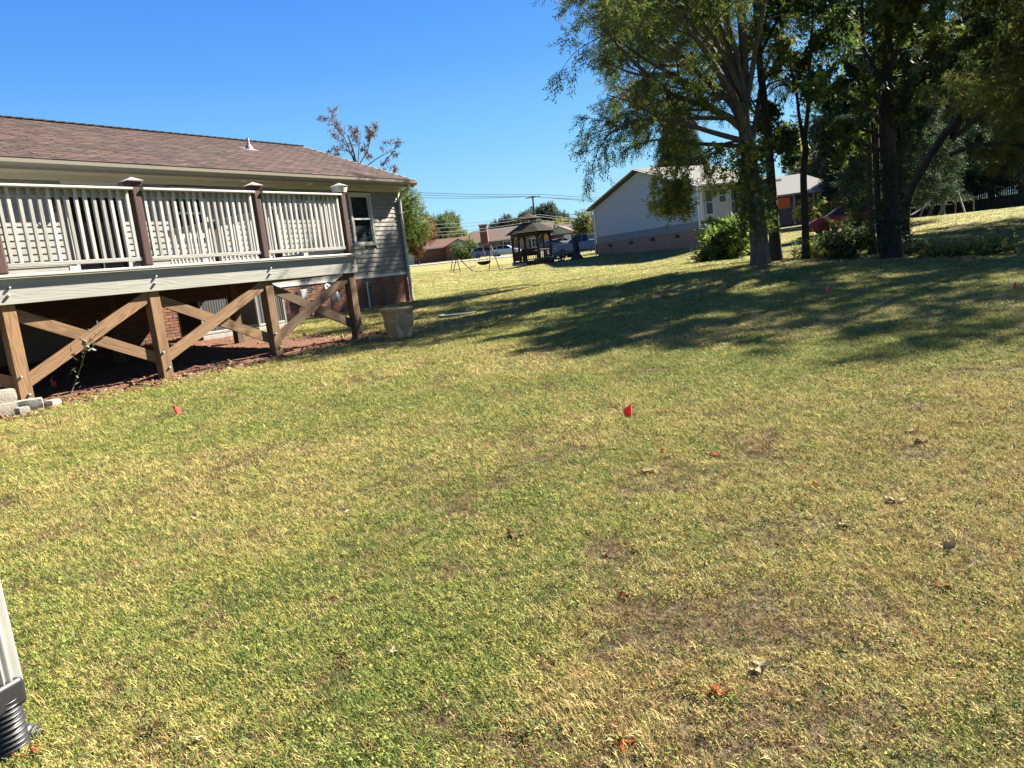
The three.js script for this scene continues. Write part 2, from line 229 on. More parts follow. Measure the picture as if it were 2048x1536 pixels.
// ================================================================ the brick and siding house on the left
const WZ = -5.5, SL = -9, SR = 8.1, SILL = .23, TOP = 2.73;
const house = thing('ranch_house', 'tan vinyl sided ranch house with brown shingle roof behind the raised deck', 'house', HB, HTURN);
(() => {
  rnd = mulberry(101);
  part(house, 'wall', [box(SR - SL, TOP - SILL + .1, .1, (SL + SR) / 2, (TOP + SILL) / 2 + .05, WZ - .16), box(.1, TOP - SILL, 8, SR - .06, (TOP + SILL) / 2, WZ - 4.2), box(SR - SL, TOP - SILL, .1, (SL + SR) / 2, (TOP + SILL) / 2, WZ - 8.2), box(.1, TOP - SILL, 8, SL + .06, (TOP + SILL) / 2, WZ - 4.2)], M.siding);
  // gable triangles
  const gable = x => { const s = new THREE.Shape([new THREE.Vector2(-WZ, TOP), new THREE.Vector2(-WZ + 8.2, TOP), new THREE.Vector2(-WZ + 4.1, TOP + 1.72)]); const g = new THREE.ExtrudeGeometry(s, { depth: .1, bevelEnabled: false }); g.rotateY(Math.PI / 2); g.translate(x - .05, 0, 0); return g; };
  part(house, 'gable_wall', gable(SR - .06), M.siding); part(house, 'gable_wall', gable(SL + .06), M.siding);
  // clapboard courses, each board a piece, broken at the openings
  const open = [[-1.90, -.74, .5, 2.62], [.40, 1.30, 1.42, 2.60], [5.86, 6.79, 1.06, 2.60]];
  const EXP = .1275, tilt = Math.atan(.022 / EXP);
  const sid = [M.siding, M.siding.clone(), M.siding.clone()]; sid[1].color.multiplyScalar(.955); sid[2].color.multiplyScalar(1.03);
  for (let y = SILL, k = 0; y < TOP - .02; y += EXP, k++) {
    let segs = [[SL, SR - .09]];
    for (const [a, b, y0, y1] of open) if (y + EXP * .6 > y0 && y + EXP * .4 < y1) segs = segs.flatMap(([p, q]) => a > q || b < p ? [[p, q]] : [[p, a], [b, q]]);
    for (const [p, q] of segs) if (q - p > .04) {
      const cuts = q - p > 4 ? [p, p + (q - p) * (.3 + .4 * hash2(k, 3, 1)), q] : [p, q];
      for (let i = 0; i < cuts.length - 1; i++) { const L = cuts[i + 1] - cuts[i] - .002, g = box(L, EXP + .010, .008); g.rotateX(-tilt).translate((cuts[i] + cuts[i + 1]) / 2, y + EXP / 2, WZ - .006 + (i & 1) * .0015); part(house, 'siding_board', g, pick(sid)); }
    }
  }
  part(house, 'corner_board', [box(.095, TOP - SILL + .02, .035, SR - .045, (TOP + SILL) / 2, WZ + .008), box(.035, TOP - SILL + .02, .09, SR + .01, (TOP + SILL) / 2, WZ - .05)], M.trim);
  part(house, 'frieze_board', box(SR - SL - .1, .12, .022, (SL + SR) / 2 - .05, TOP - .055, WZ + .017), M.trim);
  part(house, 'starter_strip', box(SR - SL, .035, .03, (SL + SR) / 2, SILL - .012, WZ + .004), M.sash);
  // foundation: mortar bed and every brick
  part(house, 'foundation_bed', [box(SR - SL - .04, 1.55, .2, (SL + SR) / 2, SILL - .775 - .03, WZ - .115), box(.2, 1.55, 8, SR - .12, SILL - .805, WZ - 4.2)], M.mortar);
  const bm = [[.21, .08, .042], [.165, .062, .036], [.24, .105, .056], [.13, .05, .034], [.18, .09, .06]].map(c => mat(c, .9, { map: tSpeck, bumpMap: tSpeck, bumpScale: .003 }));
  const bg = [0, 1, 2].map(() => uvm(new RoundedBoxGeometry(.196, .057, .09, 1, .004), 0)), list = [];
  const vents = [[3.7, 4.1], [6.05, 6.5]];
  for (let r = 0; r < 17; r++) for (let s = -2.2 + (r & 1) * .103; s < SR - .08; s += .206) { const y = SILL - .065 - r * .067; if (r > 0 && r < 4 && vents.some(([a, b]) => s > a - .02 && s < b)) continue; list.push([s, y]); }
  const shown = list.filter(([s, y]) => s > -.9 && s < 7.9 && y > -.75).sort((a, b) => a[0] - b[0]).slice(0, 300), set = new Set(shown), rest = [];
  for (const b of list) { const dz = R(-.004, .004); if (set.has(b)) { const o = part(house, 'brick', pick(bg), pick(bm)); o.position.set(b[0] + R(-.002, .002), b[1], WZ - .05 + dz); o.rotation.z = R(-.006, .006); } else rest.push([b, dz]); }
  for (let k = 0; k < 3; k++) { const gs = rest.filter((_, i) => i % 3 === k).map(([b, dz]) => bg[0].clone().translate(b[0], b[1], WZ - .05 + dz)); part(house, 'brickwork', gs, bm[k]).userData.kind = 'stuff'; }
  part(house, 'water_table', box(SR - SL, .05, .06, (SL + SR) / 2, SILL - .048, WZ - .012), mat([.5, .46, .40], .7));
  for (const [a, b] of vents) { const o = part(house, 'foundation_vent', [box(b - a, .2, .02, (a + b) / 2 + .01, SILL - .2, WZ - .03)], M.dark); part(o, 'louvre', [0, 1, 2, 3].map(i => box(b - a - .03, .012, .03, (a + b) / 2 + .01, SILL - .27 + i * .045, WZ - .018, [.5, 0, 0])), M.darkMetal); }
  // windows
  const win = (a, b, y0, y1, mid) => {
    const w = part(house, 'window', [box(b - a, .07, .05, (a + b) / 2, y1 - .035, WZ + .02), box(b - a + .06, .06, .07, (a + b) / 2, y0 + .03, WZ + .028), box(.07, y1 - y0 - .13, .05, a + .035, (y0 + y1) / 2 - .005, WZ + .02), box(.07, y1 - y0 - .13, .05, b - .035, (y0 + y1) / 2 - .005, WZ + .02)], M.trim);
    const A = a + .07, B = b - .07, Y0 = y0 + .06, Y1 = y1 - .07;
    part(w, 'sash', [[Y0, mid + .02, .012], [mid - .02, Y1, -.016]].flatMap(([c, d, z]) => [box(B - A, .045, .026, (A + B) / 2, c + .0225, WZ + z), box(B - A, .045, .026, (A + B) / 2, d - .0225, WZ + z), box(.042, d - c - .09, .026, A + .021, (c + d) / 2, WZ + z), box(.042, d - c - .09, .026, B - .021, (c + d) / 2, WZ + z)]), M.sash);
    part(w, 'pane', box(B - A - .08, mid - Y0 - .06, .004, (A + B) / 2, (mid + Y0) / 2, WZ + .01), M.glass); part(w, 'pane', box(B - A - .08, Y1 - mid - .06, .004, (A + B) / 2, (mid + Y1) / 2, WZ - .018), M.glass);
    part(w, 'blind', Array.from({ length: Math.floor((Y1 - Y0) / .042) }, (_, i) => box(B - A - .03, .003, .034, (A + B) / 2, Y0 + .03 + i * .042, WZ - .075, [.75, 0, 0])), mat([.035, .04, .045], .7));
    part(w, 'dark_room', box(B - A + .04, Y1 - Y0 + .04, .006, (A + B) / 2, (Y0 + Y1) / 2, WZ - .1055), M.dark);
    return w;
  };
  win(.42, 1.28, 1.44, 2.57, 2.0); win(5.88, 6.77, 1.08, 2.57, 1.84);
  const door = part(house, 'patio_door', [box(1.14, .07, .05, -1.32, 2.585, WZ + .02), box(.07, 2.0, .05, -1.855, 1.56, WZ + .02), box(.07, 2.0, .05, -.785, 1.56, WZ + .02)], M.trim);
  part(door, 'door_glass', box(.99, 1.94, .012, -1.32, 1.58, WZ - .01), mat([.004, .004, .005], .25, { specularIntensity: .25 })); part(door, 'door_stile', [box(.03, 1.94, .03, -1.33, 1.58, WZ + .006)], M.darkMetal); part(door, 'threshold', box(1.1, .06, .1, -1.32, .6, WZ + .02), M.greyMetal);
  // eaves
  part(house, 'soffit_panel', Array.from({ length: 86 }, (_, i) => box(.195, .012, .44, SL + .1 + i * .2, TOP + .006 - (i & 1) * .0015, WZ + .22)), M.soffit).userData.kind = 'stuff';
  part(house, 'fascia', box(SR + .22 - SL, .19, .02, (SL + SR + .22) / 2, TOP + .085, WZ + .445), M.gutter);
  const gs = new THREE.Shape(); gs.moveTo(0, 0); gs.lineTo(.075, 0); gs.quadraticCurveTo(.085, .045, .115, .06); gs.lineTo(.125, .125); gs.lineTo(.118, .125); gs.lineTo(.105, .066); gs.lineTo(.07, .01); gs.lineTo(.006, .01); gs.lineTo(.006, .125); gs.lineTo(0, .125); gs.closePath();
  const gg = new THREE.ExtrudeGeometry(gs, { depth: SR + .25 - SL, bevelEnabled: false }); gg.applyMatrix4(new THREE.Matrix4().makeBasis(V(0, 0, 1), V(0, 1, 0), V(1, 0, 0))); gg.translate(SL, TOP + .035, WZ + .456); const fixG = gg.toNonIndexed(); fixG.computeVertexNormals(); part(house, 'gutter', fixG, M.gutter);
  for (const s of [2.25, 4.3]) { const l = part(house, 'soffit_light', new THREE.CylinderGeometry(.085, .09, .03, 20).translate(s, TOP - .014, WZ + .25), M.white); part(l, 'lamp_glass', new THREE.CylinderGeometry(.062, .062, .01, 18).translate(s, TOP - .032, WZ + .25), mat([.5, .5, .5], .4)); }
  const dsp = [V(8.0, TOP + .05, WZ + .5), V(8.0, TOP - .06, WZ + .48), V(8.0, TOP - .2, WZ + .16), V(8.0, TOP - .34, WZ + .07), V(8.0, TOP - .5, WZ + .065), V(8.0, -.62, WZ + .065), V(8.02, -.72, WZ + .16), V(8.03, -.76, WZ + .3)];
  part(house, 'downspout', sweep(dsp, () => .048, 10), M.trim);
  for (const y of [2.0, .9]) part(house, 'downspout_strap', box(.14, .03, .11, 8.0, y, WZ + .065), M.trim);
  // roof: two slopes, and the shingles of the near one laid singly
  const EZ = WZ + .47, EY = TOP + .185, RUN = 4.55, RISE = 1.80, P = Math.atan2(RISE, RUN), LEN = Math.hypot(RUN, RISE), RL = SR + .28 - SL;
  const under = mat([.065, .036, .028], .95);
  const front = part(house, 'roof', box(RL, .03, LEN, 0, -.015, -LEN / 2), under); front.position.set((SL + SR + .28) / 2, EY, EZ); front.rotation.x = P;
  const back = part(house, 'roof', box(RL, .03, LEN, 0, -.015, LEN / 2), under); back.position.set((SL + SR + .28) / 2, EY, EZ - 2 * RUN); back.rotation.x = -P;
  const sm = [[.080, .043, .034], [.054, .029, .023], [.104, .058, .046], [.038, .022, .018], [.068, .044, .037]].map(c => mat(c, .95, { map: tSpeck }));
  const E = .142, TW = .318, sg = [0, 1, 2].map(i => box(TW - .006 - i * .01, 0.013 + i * .003, .2, 0, 0, -.1, [-.06, 0, 0])), sh = [];
  const x1 = RL / 2; for (let r = 0; r * E < LEN - .05; r++) for (let x = x1 - TW / 2 - (r & 1) * TW / 2 - hash2(r, 1, 5) * .05; x > -6.6 + 2; x -= TW) sh.push([x, -r * E, r]);
  sh.sort((a, b) => (a[0] + a[1] * -1.3) - (b[0] + b[1] * -1.3)); const restS = [[], [], [], [], []];
  sh.forEach(([x, z, r], i) => { const px = x + R(-.012, .012), pz = z + R(-.004, .006), k = Math.floor(R(0, 5)); if (i < 300) { const o = part(front, 'shingle', pick(sg), sm[k]); o.position.set(px, .010, pz); } else restS[k].push(pick(sg).clone().translate(px, .010, pz)); });
  restS.forEach((g, k) => part(front, 'shingle_field', g, sm[k]).userData.kind = 'stuff');
  part(front, 'shingle_field', box(4.4, .012, LEN, -RL / 2 + 2.15, .008, -LEN / 2), sm[1]).userData.kind = 'stuff';
  part(house, 'ridge_cap', Array.from({ length: 72 }, (_, i) => box(.27, .02, .26, SL + .13 + i * .24, EY + RISE + .012, EZ - RUN, [0, 0, .06])), mat([.018, .016, .016], .9)).userData.kind = 'stuff';
  part(house, 'rake_board', [-1, 1].map(k => bar(V(SR + .255, EY - .06, EZ - RUN + k * RUN), V(SR + .255, EY - .06 + RISE, EZ - RUN), .03, .15)), M.trim);
  const vp = [5.35, 0]; const pipe = part(house, 'roof_vent', new THREE.CylinderGeometry(.04, .04, .34, 14).translate(4.9, EY + 1.36, EZ - 3.05), mat([.3, .27, .26], .6)); part(pipe, 'vent_flashing', [new THREE.CylinderGeometry(.065, .15, .16, 16).translate(4.9, EY + 1.25, EZ - 3.05), box(.42, .006, .42, 4.9, EY + 1.228, EZ - 3.05, [P, 0, 0])], mat([.20, .19, .18], .6));
})();

// lantern beside the patio door
(() => {
  const l = thing('wall_lantern', 'black wall lantern on tan siding left of the dark patio door', 'lantern', fromH(-2.06, WZ + .02).setY(EYE + 2.12), HTURN);
  part(l, 'back_plate', box(.1, .16, .02, 0, .1, 0), M.blackPlastic); part(l, 'arm', bar(V(0, .14, 0), V(0, .2, .1), .02), M.blackPlastic);
  part(l, 'cage', [[-1, -1], [1, -1], [-1, 1], [1, 1]].map(([a, b]) => bar(V(a * .05, -.08, .1 + b * .05), V(a * .065, .14, .1 + b * .065), .012)), M.blackPlastic);
  part(l, 'cap', [new THREE.ConeGeometry(.12, .08, 4, 1).rotateY(Math.PI / 4).translate(0, .18, .1), box(.11, .02, .11, 0, -.09, .1)], M.blackPlastic); part(l, 'lamp_glass', box(.09, .19, .09, 0, .03, .1), M.glass);
})();

// ================================================================ the raised deck
const deck = thing('wooden_deck', 'raised deck with cream baluster railing on braced timber posts', 'deck', HB, HTURN);
(() => {
  rnd = mulberry(202);
  const DT = .56, PS = [-9.4, -7.5, -5.62, -3.80, -1.85, 0], RZ = 0;
  for (const [a, b] of [[-9.6, -5.76], [-5.755, .11]]) part(deck, 'rim_board', rbox(b - a, .30, .04, (a + b) / 2, DT - .04 - .15, .035, .006), M.deckPaint);
  part(deck, 'rim_board', rbox(.04, .30, 5.3, .11, DT - .04 - .15, -2.62, .006), M.deckPaint);
  for (const s of [-5.62, -3.80, -1.85, .0]) for (const y of [.10, .19]) part(deck, 'bolt', [new THREE.CylinderGeometry(.017, .017, .03, 8).rotateX(Math.PI / 2).translate(s + (y > .15 ? -.0 : .025), DT - y - .05, .066), new THREE.SphereGeometry(.017, 8, 6).translate(s + (y > .15 ? 0 : .025), DT - y - .05, .08)], M.steel);
  for (let n = -.02, i = 0; n > -5.4; n -= .145, i++) part(deck, 'decking_board', box(9.75 + (i ? 0 : .02), .034, .139, -4.72, DT - .017, n + .005), i === 0 ? M.deckWhite : M.deckPaint);
  part(deck, 'nosing', rbox(9.78, .036, .06, -4.72, DT - .018, .105, .01), M.deckWhite);
  for (let s = -9.3; s < .1; s += .41) part(deck, 'joist', box(.04, .24, 5.3, s, DT - .04 - .12, -2.66), M.joist);
  part(deck, 'beam', box(9.6, .26, .09, -4.75, DT - .04 - .24 - .13, -2.75), M.joist);
  // posts
  const pine = [M.pine, M.pine.clone(), M.pine.clone(), M.pine.clone()]; pine[1].color.multiplyScalar(.85); pine[2].color.multiplyScalar(1.1); pine[3].color.multiplyScalar(.72);
  PS.forEach((s, i) => { const y0 = GH(s, -.06) - .2, y1 = DT - .2; part(deck, 'support_post', rbox(.152, y1 - y0, .145, s, (y0 + y1) / 2, -.065, .008), pine[i === 5 ? 3 : i % 3]); if (i > 1) for (const [dx, y] of [[.02, GH(s, 0) + .16], [-.03, GH(s, 0) + .38]]) part(deck, 'bolt', [new THREE.CylinderGeometry(.016, .016, .02, 8).rotateX(Math.PI / 2).translate(s + dx, y, .012), new THREE.SphereGeometry(.015, 8, 6).translate(s + dx, y, .022)], M.steel); });
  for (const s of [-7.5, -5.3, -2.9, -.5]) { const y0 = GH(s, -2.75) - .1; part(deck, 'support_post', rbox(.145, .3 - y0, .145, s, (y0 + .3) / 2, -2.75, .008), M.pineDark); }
  // braces: two planks to a bay, crossing
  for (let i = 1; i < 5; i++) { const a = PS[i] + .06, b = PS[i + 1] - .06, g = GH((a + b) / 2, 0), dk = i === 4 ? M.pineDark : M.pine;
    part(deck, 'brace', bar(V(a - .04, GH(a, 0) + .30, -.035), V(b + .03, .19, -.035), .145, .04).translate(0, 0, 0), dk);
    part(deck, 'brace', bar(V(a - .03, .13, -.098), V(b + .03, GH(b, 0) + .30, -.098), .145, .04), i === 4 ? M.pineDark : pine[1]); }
  // railing
  const H = DT + 1.035, rail = (a, b) => {
    const L = b - a; part(deck, 'handrail', rbox(L, .032, .15, (a + b) / 2, H - .016, .045, .008), M.deckWhite);
    part(deck, 'upper_rail', rbox(L, .085, .036, (a + b) / 2, H - .034 - .0425, -.02, .005), M.deckPaint); part(deck, 'lower_rail', rbox(L, .05, .06, (a + b) / 2, DT + .105, .01, .005), M.deckPaint);
    part(deck, 'rail_block', box(.09, .07, .035, a + L * .45, DT + .04, .01), M.deckWhite);
    const n = Math.round(L / .108); for (let i = 0; i < n; i++) { const s = a + (i + .5) * L / n + R(-.004, .004), g = rbox(.042, .93, .038, 0, 0, 0, .004); g.rotateZ(R(-.006, .006)); g.rotateY(R(-.06, .06)); g.translate(s, DT + .11 + .44, .02); part(deck, 'baluster', g, pick([M.deckWhite, M.deckPaint])); }
  };
  const RP = [-9.4, -7.5, -5.62, -3.82, -1.85, 0];
  for (let i = 0; i < 5; i++) rail(RP[i] + .07, RP[i + 1] - .07);
  RP.forEach((s, i) => {
    part(deck, 'rail_post', new RoundedBoxGeometry(.14, H - DT + .05, .14, 3, .04).translate(s, (H + DT) / 2 + .02, -.0), M.brownPost);
    if (i < 5) { const c = part(deck, 'post_cap', [box(.155, .05, .155, s, H + .055, 0), box(.215, .014, .215, s, H + .087, 0)], M.brownPost); part(c, 'cap_top', new THREE.ConeGeometry(.155, .058, 4, 1).rotateY(Math.PI / 4).translate(s, H + .123, 0), mat([.30, .25, .22], .5)); }
    else { const c = part(deck, 'lamp_cap', [new THREE.CylinderGeometry(.15, .12, .105, 4, 1).rotateY(Math.PI / 4).translate(s, H + .085, 0)], mat([.42, .40, .33], .5), 'cream solar lamp cap on the end post'); part(c, 'cap_top', [new THREE.ConeGeometry(.165, .06, 4, 1).rotateY(Math.PI / 4).translate(s, H + .17, 0)], mat([.26, .23, .20], .5)); part(c, 'lamp_collar', box(.15, .03, .15, s, H + .02, 0), M.brownPost); }
  });
  // railing of the deck's end, running back to the house
  part(deck, 'handrail', rbox(.095, .032, 5.25, .0, H - .016, -2.72, .008), M.deckWhite); part(deck, 'upper_rail', rbox(.036, .085, 5.25, .02, H - .077, -2.72, .005), M.deckPaint); part(deck, 'lower_rail', rbox(.06, .05, 5.25, .0, DT + .105, -2.72, .005), M.deckPaint);
  for (let i = 0; i < 40; i++) { const n = -.15 - i * .131; part(deck, 'baluster', rbox(.037, .93, .037, .02, DT + .55, n, .004), M.deckWhite); }
  for (const n of [-1.8, -3.6]) part(deck, 'rail_post', new RoundedBoxGeometry(.12, 1.06, .12, 2, .03).translate(-.02, DT + .53, n), M.brownPost);
})();

// ================================================================ things by the house and deck
(() => {
  rnd = mulberry(303);
  // two outdoor air conditioner units
  const ac = (s, n, label, dark) => { const y = GH(s, n), o = thing('air_conditioner', label, 'air conditioner', fromH(s, n).setY(EYE + y), HTURN, 'air conditioners on the slab under the deck'); part(o, 'slab', rbox(.95, .1, .95, 0, .04, 0), M.concrete); const H = .82, W = .76, yb = .1;
    part(o, 'cabinet', [rbox(W - .06, H - .04, W - .06, 0, yb + H / 2, 0, .02)], mat([.045, .05, .05], .6)); part(o, 'top_cover', rbox(W + .02, .05, W + .02, 0, yb + H, 0, .015), mat([.2, .2, .19], .5));
    part(o, 'base_pan', rbox(W + .02, .06, W + .02, 0, yb + .03, 0, .012), mat([.2, .2, .19], .5)); for (const a of [-1, 1]) for (const b of [-1, 1]) part(o, 'corner_post', box(.045, H, .045, a * W / 2 * .98, yb + H / 2, b * W / 2 * .98), mat([.18, .18, .175], .5));
    for (const [k, rx] of [[1, 0], [1, 1], [-1, 1]]) for (let i = 0; i < 11; i++) { const t = -W / 2 + .06 + i * .064; part(o, 'grille_bar', rx ? box(.012, H - .12, .03, k * (W / 2 - .005), yb + H / 2, t) : box(.03, H - .12, .012, t, yb + H / 2, k * (W / 2 - .005)), mat([.055, .058, .058], .55)); }
    part(o, 'fan_grille', Array.from({ length: 6 }, (_, i) => new THREE.TorusGeometry(.05 + i * .05, .005, 5, 24).rotateX(Math.PI / 2).translate(0, yb + H + .03, 0)), M.darkMetal); };
  ac(.15, -4.6, 'grey air conditioner unit under the deck beside the sunlit bricks'); ac(1.5, -4.5, 'grey slatted air conditioner unit behind the third deck post');
  // gas meter with its pipes
  const gm = thing('gas_meter', 'grey gas meter and bent pipes on the brick foundation', 'gas meter', fromH(4.55, WZ + .16).setY(EYE), HTURN), gy = GH(4.55, WZ + .2);
  part(gm, 'meter_body', [new THREE.SphereGeometry(.11, 14, 10).scale(1, 1.15, .75).translate(.08, -.28, .1), new THREE.CylinderGeometry(.075, .09, .1, 14).translate(.08, -.17, .1)], mat([.36, .37, .37], .5)); part(gm, 'dial', new THREE.CylinderGeometry(.06, .06, .03, 16).rotateX(Math.PI / 2).translate(.08, -.24, .19), M.white);
  part(gm, 'regulator', [new THREE.CylinderGeometry(.1, .1, .05, 16).rotateX(1.2).translate(-.17, .02, .1), new THREE.SphereGeometry(.05, 10, 8).translate(-.17, .06, .1)], mat([.40, .41, .41], .45));
  part(gm, 'pipe', [sweep(spline([V(-.18, gy - .1, .08), V(-.18, -.1, .08), V(-.17, .0, .09)], 12), () => .021, 8), sweep(spline([V(-.15, .0, .1), V(0, .03, .1), V(.05, -.02, .1), V(.05, -.16, .1)], 14), () => .018, 8), sweep(spline([V(.12, -.16, .1), V(.13, 0, .08), V(.2, .1, .03), V(.2, .14, -.1)], 14), () => .018, 8)], mat([.33, .34, .34], .45));
  // a grey utility box on the wall and pale conduit
  const ub = thing('utility_box', 'small pale utility box on the sunlit brick left of the gas meter', 'utility box', fromH(3.65, WZ + .06).setY(EYE - .1), HTURN); part(ub, 'box_body', rbox(.24, .28, .12, 0, 0, .02, .01), mat([.40, .39, .36], .5)); part(ub, 'conduit', new THREE.CylinderGeometry(.02, .02, .5, 8).translate(0, -.38, .02), M.greyMetal); part(ub, 'box_lid', rbox(.2, .2, .02, 0, .01, .09, .006), mat([.44, .43, .40], .5));
  solo('wall_pipe', sweep([fromH(6.1, WZ + .06).setY(EYE + .05), fromH(6.1, WZ + .06).setY(EYE - .75)], () => .025, 8), mat([.42, .42, .41], .5), 'thin pale pipe on brick foundation behind the last deck post', 'pipe');

  // planter
  const pp = drop(802, 678), pl = thing('flower_pot', 'weathered tan flower pot with moulded rim standing on shaded grass', 'flower pot', pp); pl.scale.setScalar(.94);
  const pr = [[.0, .0], [.20, .0], [.215, .03], [.235, .12], [.25, .2], [.262, .21], [.268, .3], [.262, .31], [.272, .37], [.285, .41], [.288, .43], [.305, .445], [.315, .465], [.315, .487], [.303, .50], [.288, .50], [.283, .48], [.278, .42], [0, .42]].map(p => new THREE.Vector2(p[0], p[1] * 1.17));
  const potT = tex(256, 128, (u, v) => { const k = fbm(u * 8, v * 4, 0, 131, 4), c = fbm(u * 16, v * 8, 0, 137, 3) > .62 && v < .45 ? 1.9 : 1; return [Math.min(1, (.45 + .4 * k) * c), Math.min(1, (.45 + .4 * k) * c * .97), Math.min(1, (.42 + .4 * k) * c)]; });
  const potM = mat([.42, .295, .16], .8, { map: potT }); part(pl, 'pot_body', new THREE.LatheGeometry(pr, 40), potM);
  part(pl, 'relief_band', Array.from({ length: 18 }, (_, i) => { const a = i / 18 * Math.PI * 2; return [new THREE.TorusGeometry(.03, .007, 5, 12).scale(1, 1, .6).translate(0, .30, .266).rotateY(a), new THREE.SphereGeometry(.011, 6, 5).translate(0, .30, .266).rotateY(a + .17)]; }).flat(), mat([.32, .225, .12], .8));
  const soilG = new THREE.CircleGeometry(.278, 24).rotateX(-Math.PI / 2).translate(0, .53, 0); part(pl, 'potting_soil', soilG, mat([.06, .045, .035], .95, { bumpMap: tSpeck, bumpScale: .02 }));
  instanced(pl, 'dead_stems', new THREE.TetrahedronGeometry(.012), mat([1, 1, 1], .9), Array.from({ length: 120 }, () => { const a = R(0, 6.3), r = R(0, .26); return new THREE.Matrix4().compose(V(Math.cos(a) * r, .537, Math.sin(a) * r), new THREE.Quaternion().setFromEuler(new THREE.Euler(R(0, 6), R(0, 6), 0)), V(1, 1, R(.5, 2.5))); }), Array.from({ length: 120 }, () => pick([RGB(.3, .26, .2), RGB(.1, .07, .05), RGB(.2, .14, .09)])));

  // stack of split-faced wall blocks at the left edge
  const rw = thing('retaining_wall', 'tumbled pale concrete blocks stacked beside the first deck post', 'wall', drop(26, 828), HTURN - .25);
  const blk = (w, h, d, x, y, z, a) => { const g = new THREE.BoxGeometry(w * 1.25, h * 1.4, d * 1.25, 5, 4, 5), p = g.attributes.position; for (let i = 0; i < p.count; i++) { const q = V(p.getX(i), p.getY(i), p.getZ(i)); const k = 1 - .11 * fbm(q.x * 14 + x * 31 + 7, q.y * 14 + q.z * 11 + y * 17 + 9, 0, 141, 3) - .10 * Math.max(0, Math.abs(q.x) / w + Math.abs(q.y) / h + Math.abs(q.z) / d - 1); q.multiplyScalar(k); p.setXYZ(i, q.x, q.y, q.z); } g.computeVertexNormals(); const u = uvm(g); u.rotateY(a).translate(x * 1.2 + .04, y * 1.4, z); part(rw, 'block', u, pick([M.blockA, M.blockB])); };
  M.blockA = mat([.44, .40, .34], .95, { map: tBlotch, bumpMap: tSpeck, bumpScale: .012 }); M.blockB = mat([.33, .30, .25], .95, { map: tBlotch, bumpMap: tSpeck, bumpScale: .012 });
  for (const [x, y, a] of [[-.62, .06, .1], [-.38, .05, -.06], [-.12, .05, .12], [.11, .045, -.2], [-.6, .17, .05], [-.34, .16, -.12], [-.1, .155, .15], [-.62, .28, -.1], [-.4, .27, .1], [-.22, .265, -.05], [-.68, .385, .1], [-.45, .375, .05]]) blk(.24, .115, .2, x, y, R(-.03, .03), a);
  blk(.12, .07, .12, .3, .03, .05, .6); blk(.10, .06, .1, .02, .03, .22, .3);

  // downspout of the house behind the camera, with its corrugated pipe
  const db = drop(24, 1508), up = V(0, 1, 0);
  const ds = thing('downspout', 'white fluted downspout at the lower left corner', 'downspout', db, 1.2);
  const fl = a => .046 / Math.max(Math.abs(Math.cos(a)) / 1.25, Math.abs(Math.sin(a)) / .85) * (1 + .13 * Math.cos(a * 12));
  part(ds, 'pipe', sweep([V(0, .24, 0), V(0, .8, 0), V(0, 1.4, 0), V(0, 2.6, 0)], () => fl, 120), mat([.36, .345, .31], .5, { map: tBlotch })); part(ds, 'collar', [rbox(.128, .10, .11, 0, .21, 0, .02)], M.blackPlastic);
  const dp = thing('drain_pipe', 'black corrugated drain pipe below the white downspout', 'drain pipe', db, .5), cp = spline([V(0, .20, 0), V(0, .12, 0), V(0, .03, .0), V(.02, -.06, .01), V(.06, -.12, .03)], 110);
  part(dp, 'riser', sweep(cp, (t, i) => .054 + .006 * Math.sin(i * 1.05), 28), M.blackPlastic); part(dp, 'elbow', sweep(spline([V(-.03, -.05, -.12), V(.03, .0, -.09), V(.075, -.025, -.07), V(.10, -.10, -.06)], 90), (t, i) => .042 + .0035 * Math.sin(i * 1.05), 22), mat([.03, .03, .032], .5));

  // survey flags
  const flag = (px, py, label, lean, s = 1, turn = 0) => { const f = thing('marker_flag', label, 'marker flag', drop(px, py), turn, 'marker flags in the lawn'); part(f, 'wire', sweep([V(0, -.02, 0), V(.01 * lean, .07 * s, 0), V(.03 * lean, .15 * s, 0)], () => .0024, 5), M.white);
    const g = new THREE.PlaneGeometry(.085 * s, .07 * s, 5, 4), p = g.attributes.position; for (let i = 0; i < p.count; i++) { const u = (p.getX(i) / (.085 * s) + .5), v = p.getY(i) / (.07 * s) + .5; p.setXYZ(i, u * .05 * s + .01 * lean, .03 * s + v * .085 * s - u * .045 * s, .03 * s * Math.sin(u * 3 + v * 1.4)); } g.computeVertexNormals(); part(f, 'flag', g, M.red); };
  flag(350, 832, 'red marker flag in the lawn in front of the second deck post', 1, 1.05); flag(1263, 838, 'red marker flag standing alone in the middle of the sunny lawn', -.6, 1.1, 2.6); flag(1322, 597, 'red marker flag in the tree shade left of the ivy trunk', .5, 1.15, .4); flag(1655, 590, 'red marker flag in shade below the leafy shrub', .6, 1.1, 1); flag(2025, 582, 'red marker flag in shade at the right edge', .6, 1.2, .3); flag(103, 776, 'red marker flag on the dark soil beside the first deck post', 1.2, 1.1, .2);

  // leafy weed growing out under the deck
  const wd = thing('weed_sapling', 'thin weed with pale leaves leaning before the first deck brace', 'weed', drop(140, 792)); const wst = [at(140, 792, wd.position.z * -1), at(158, 745, 9.55), at(173, 700, 9.5), at(190, 672, 9.5), at(212, 655, 9.45)].map(v => v.sub(wd.position)); const wc = spline(wst, 20);
  part(wd, 'stem', sweep(wc, t => .007 * (1 - t * .6), 6), mat([.16, .13, .08], .8));
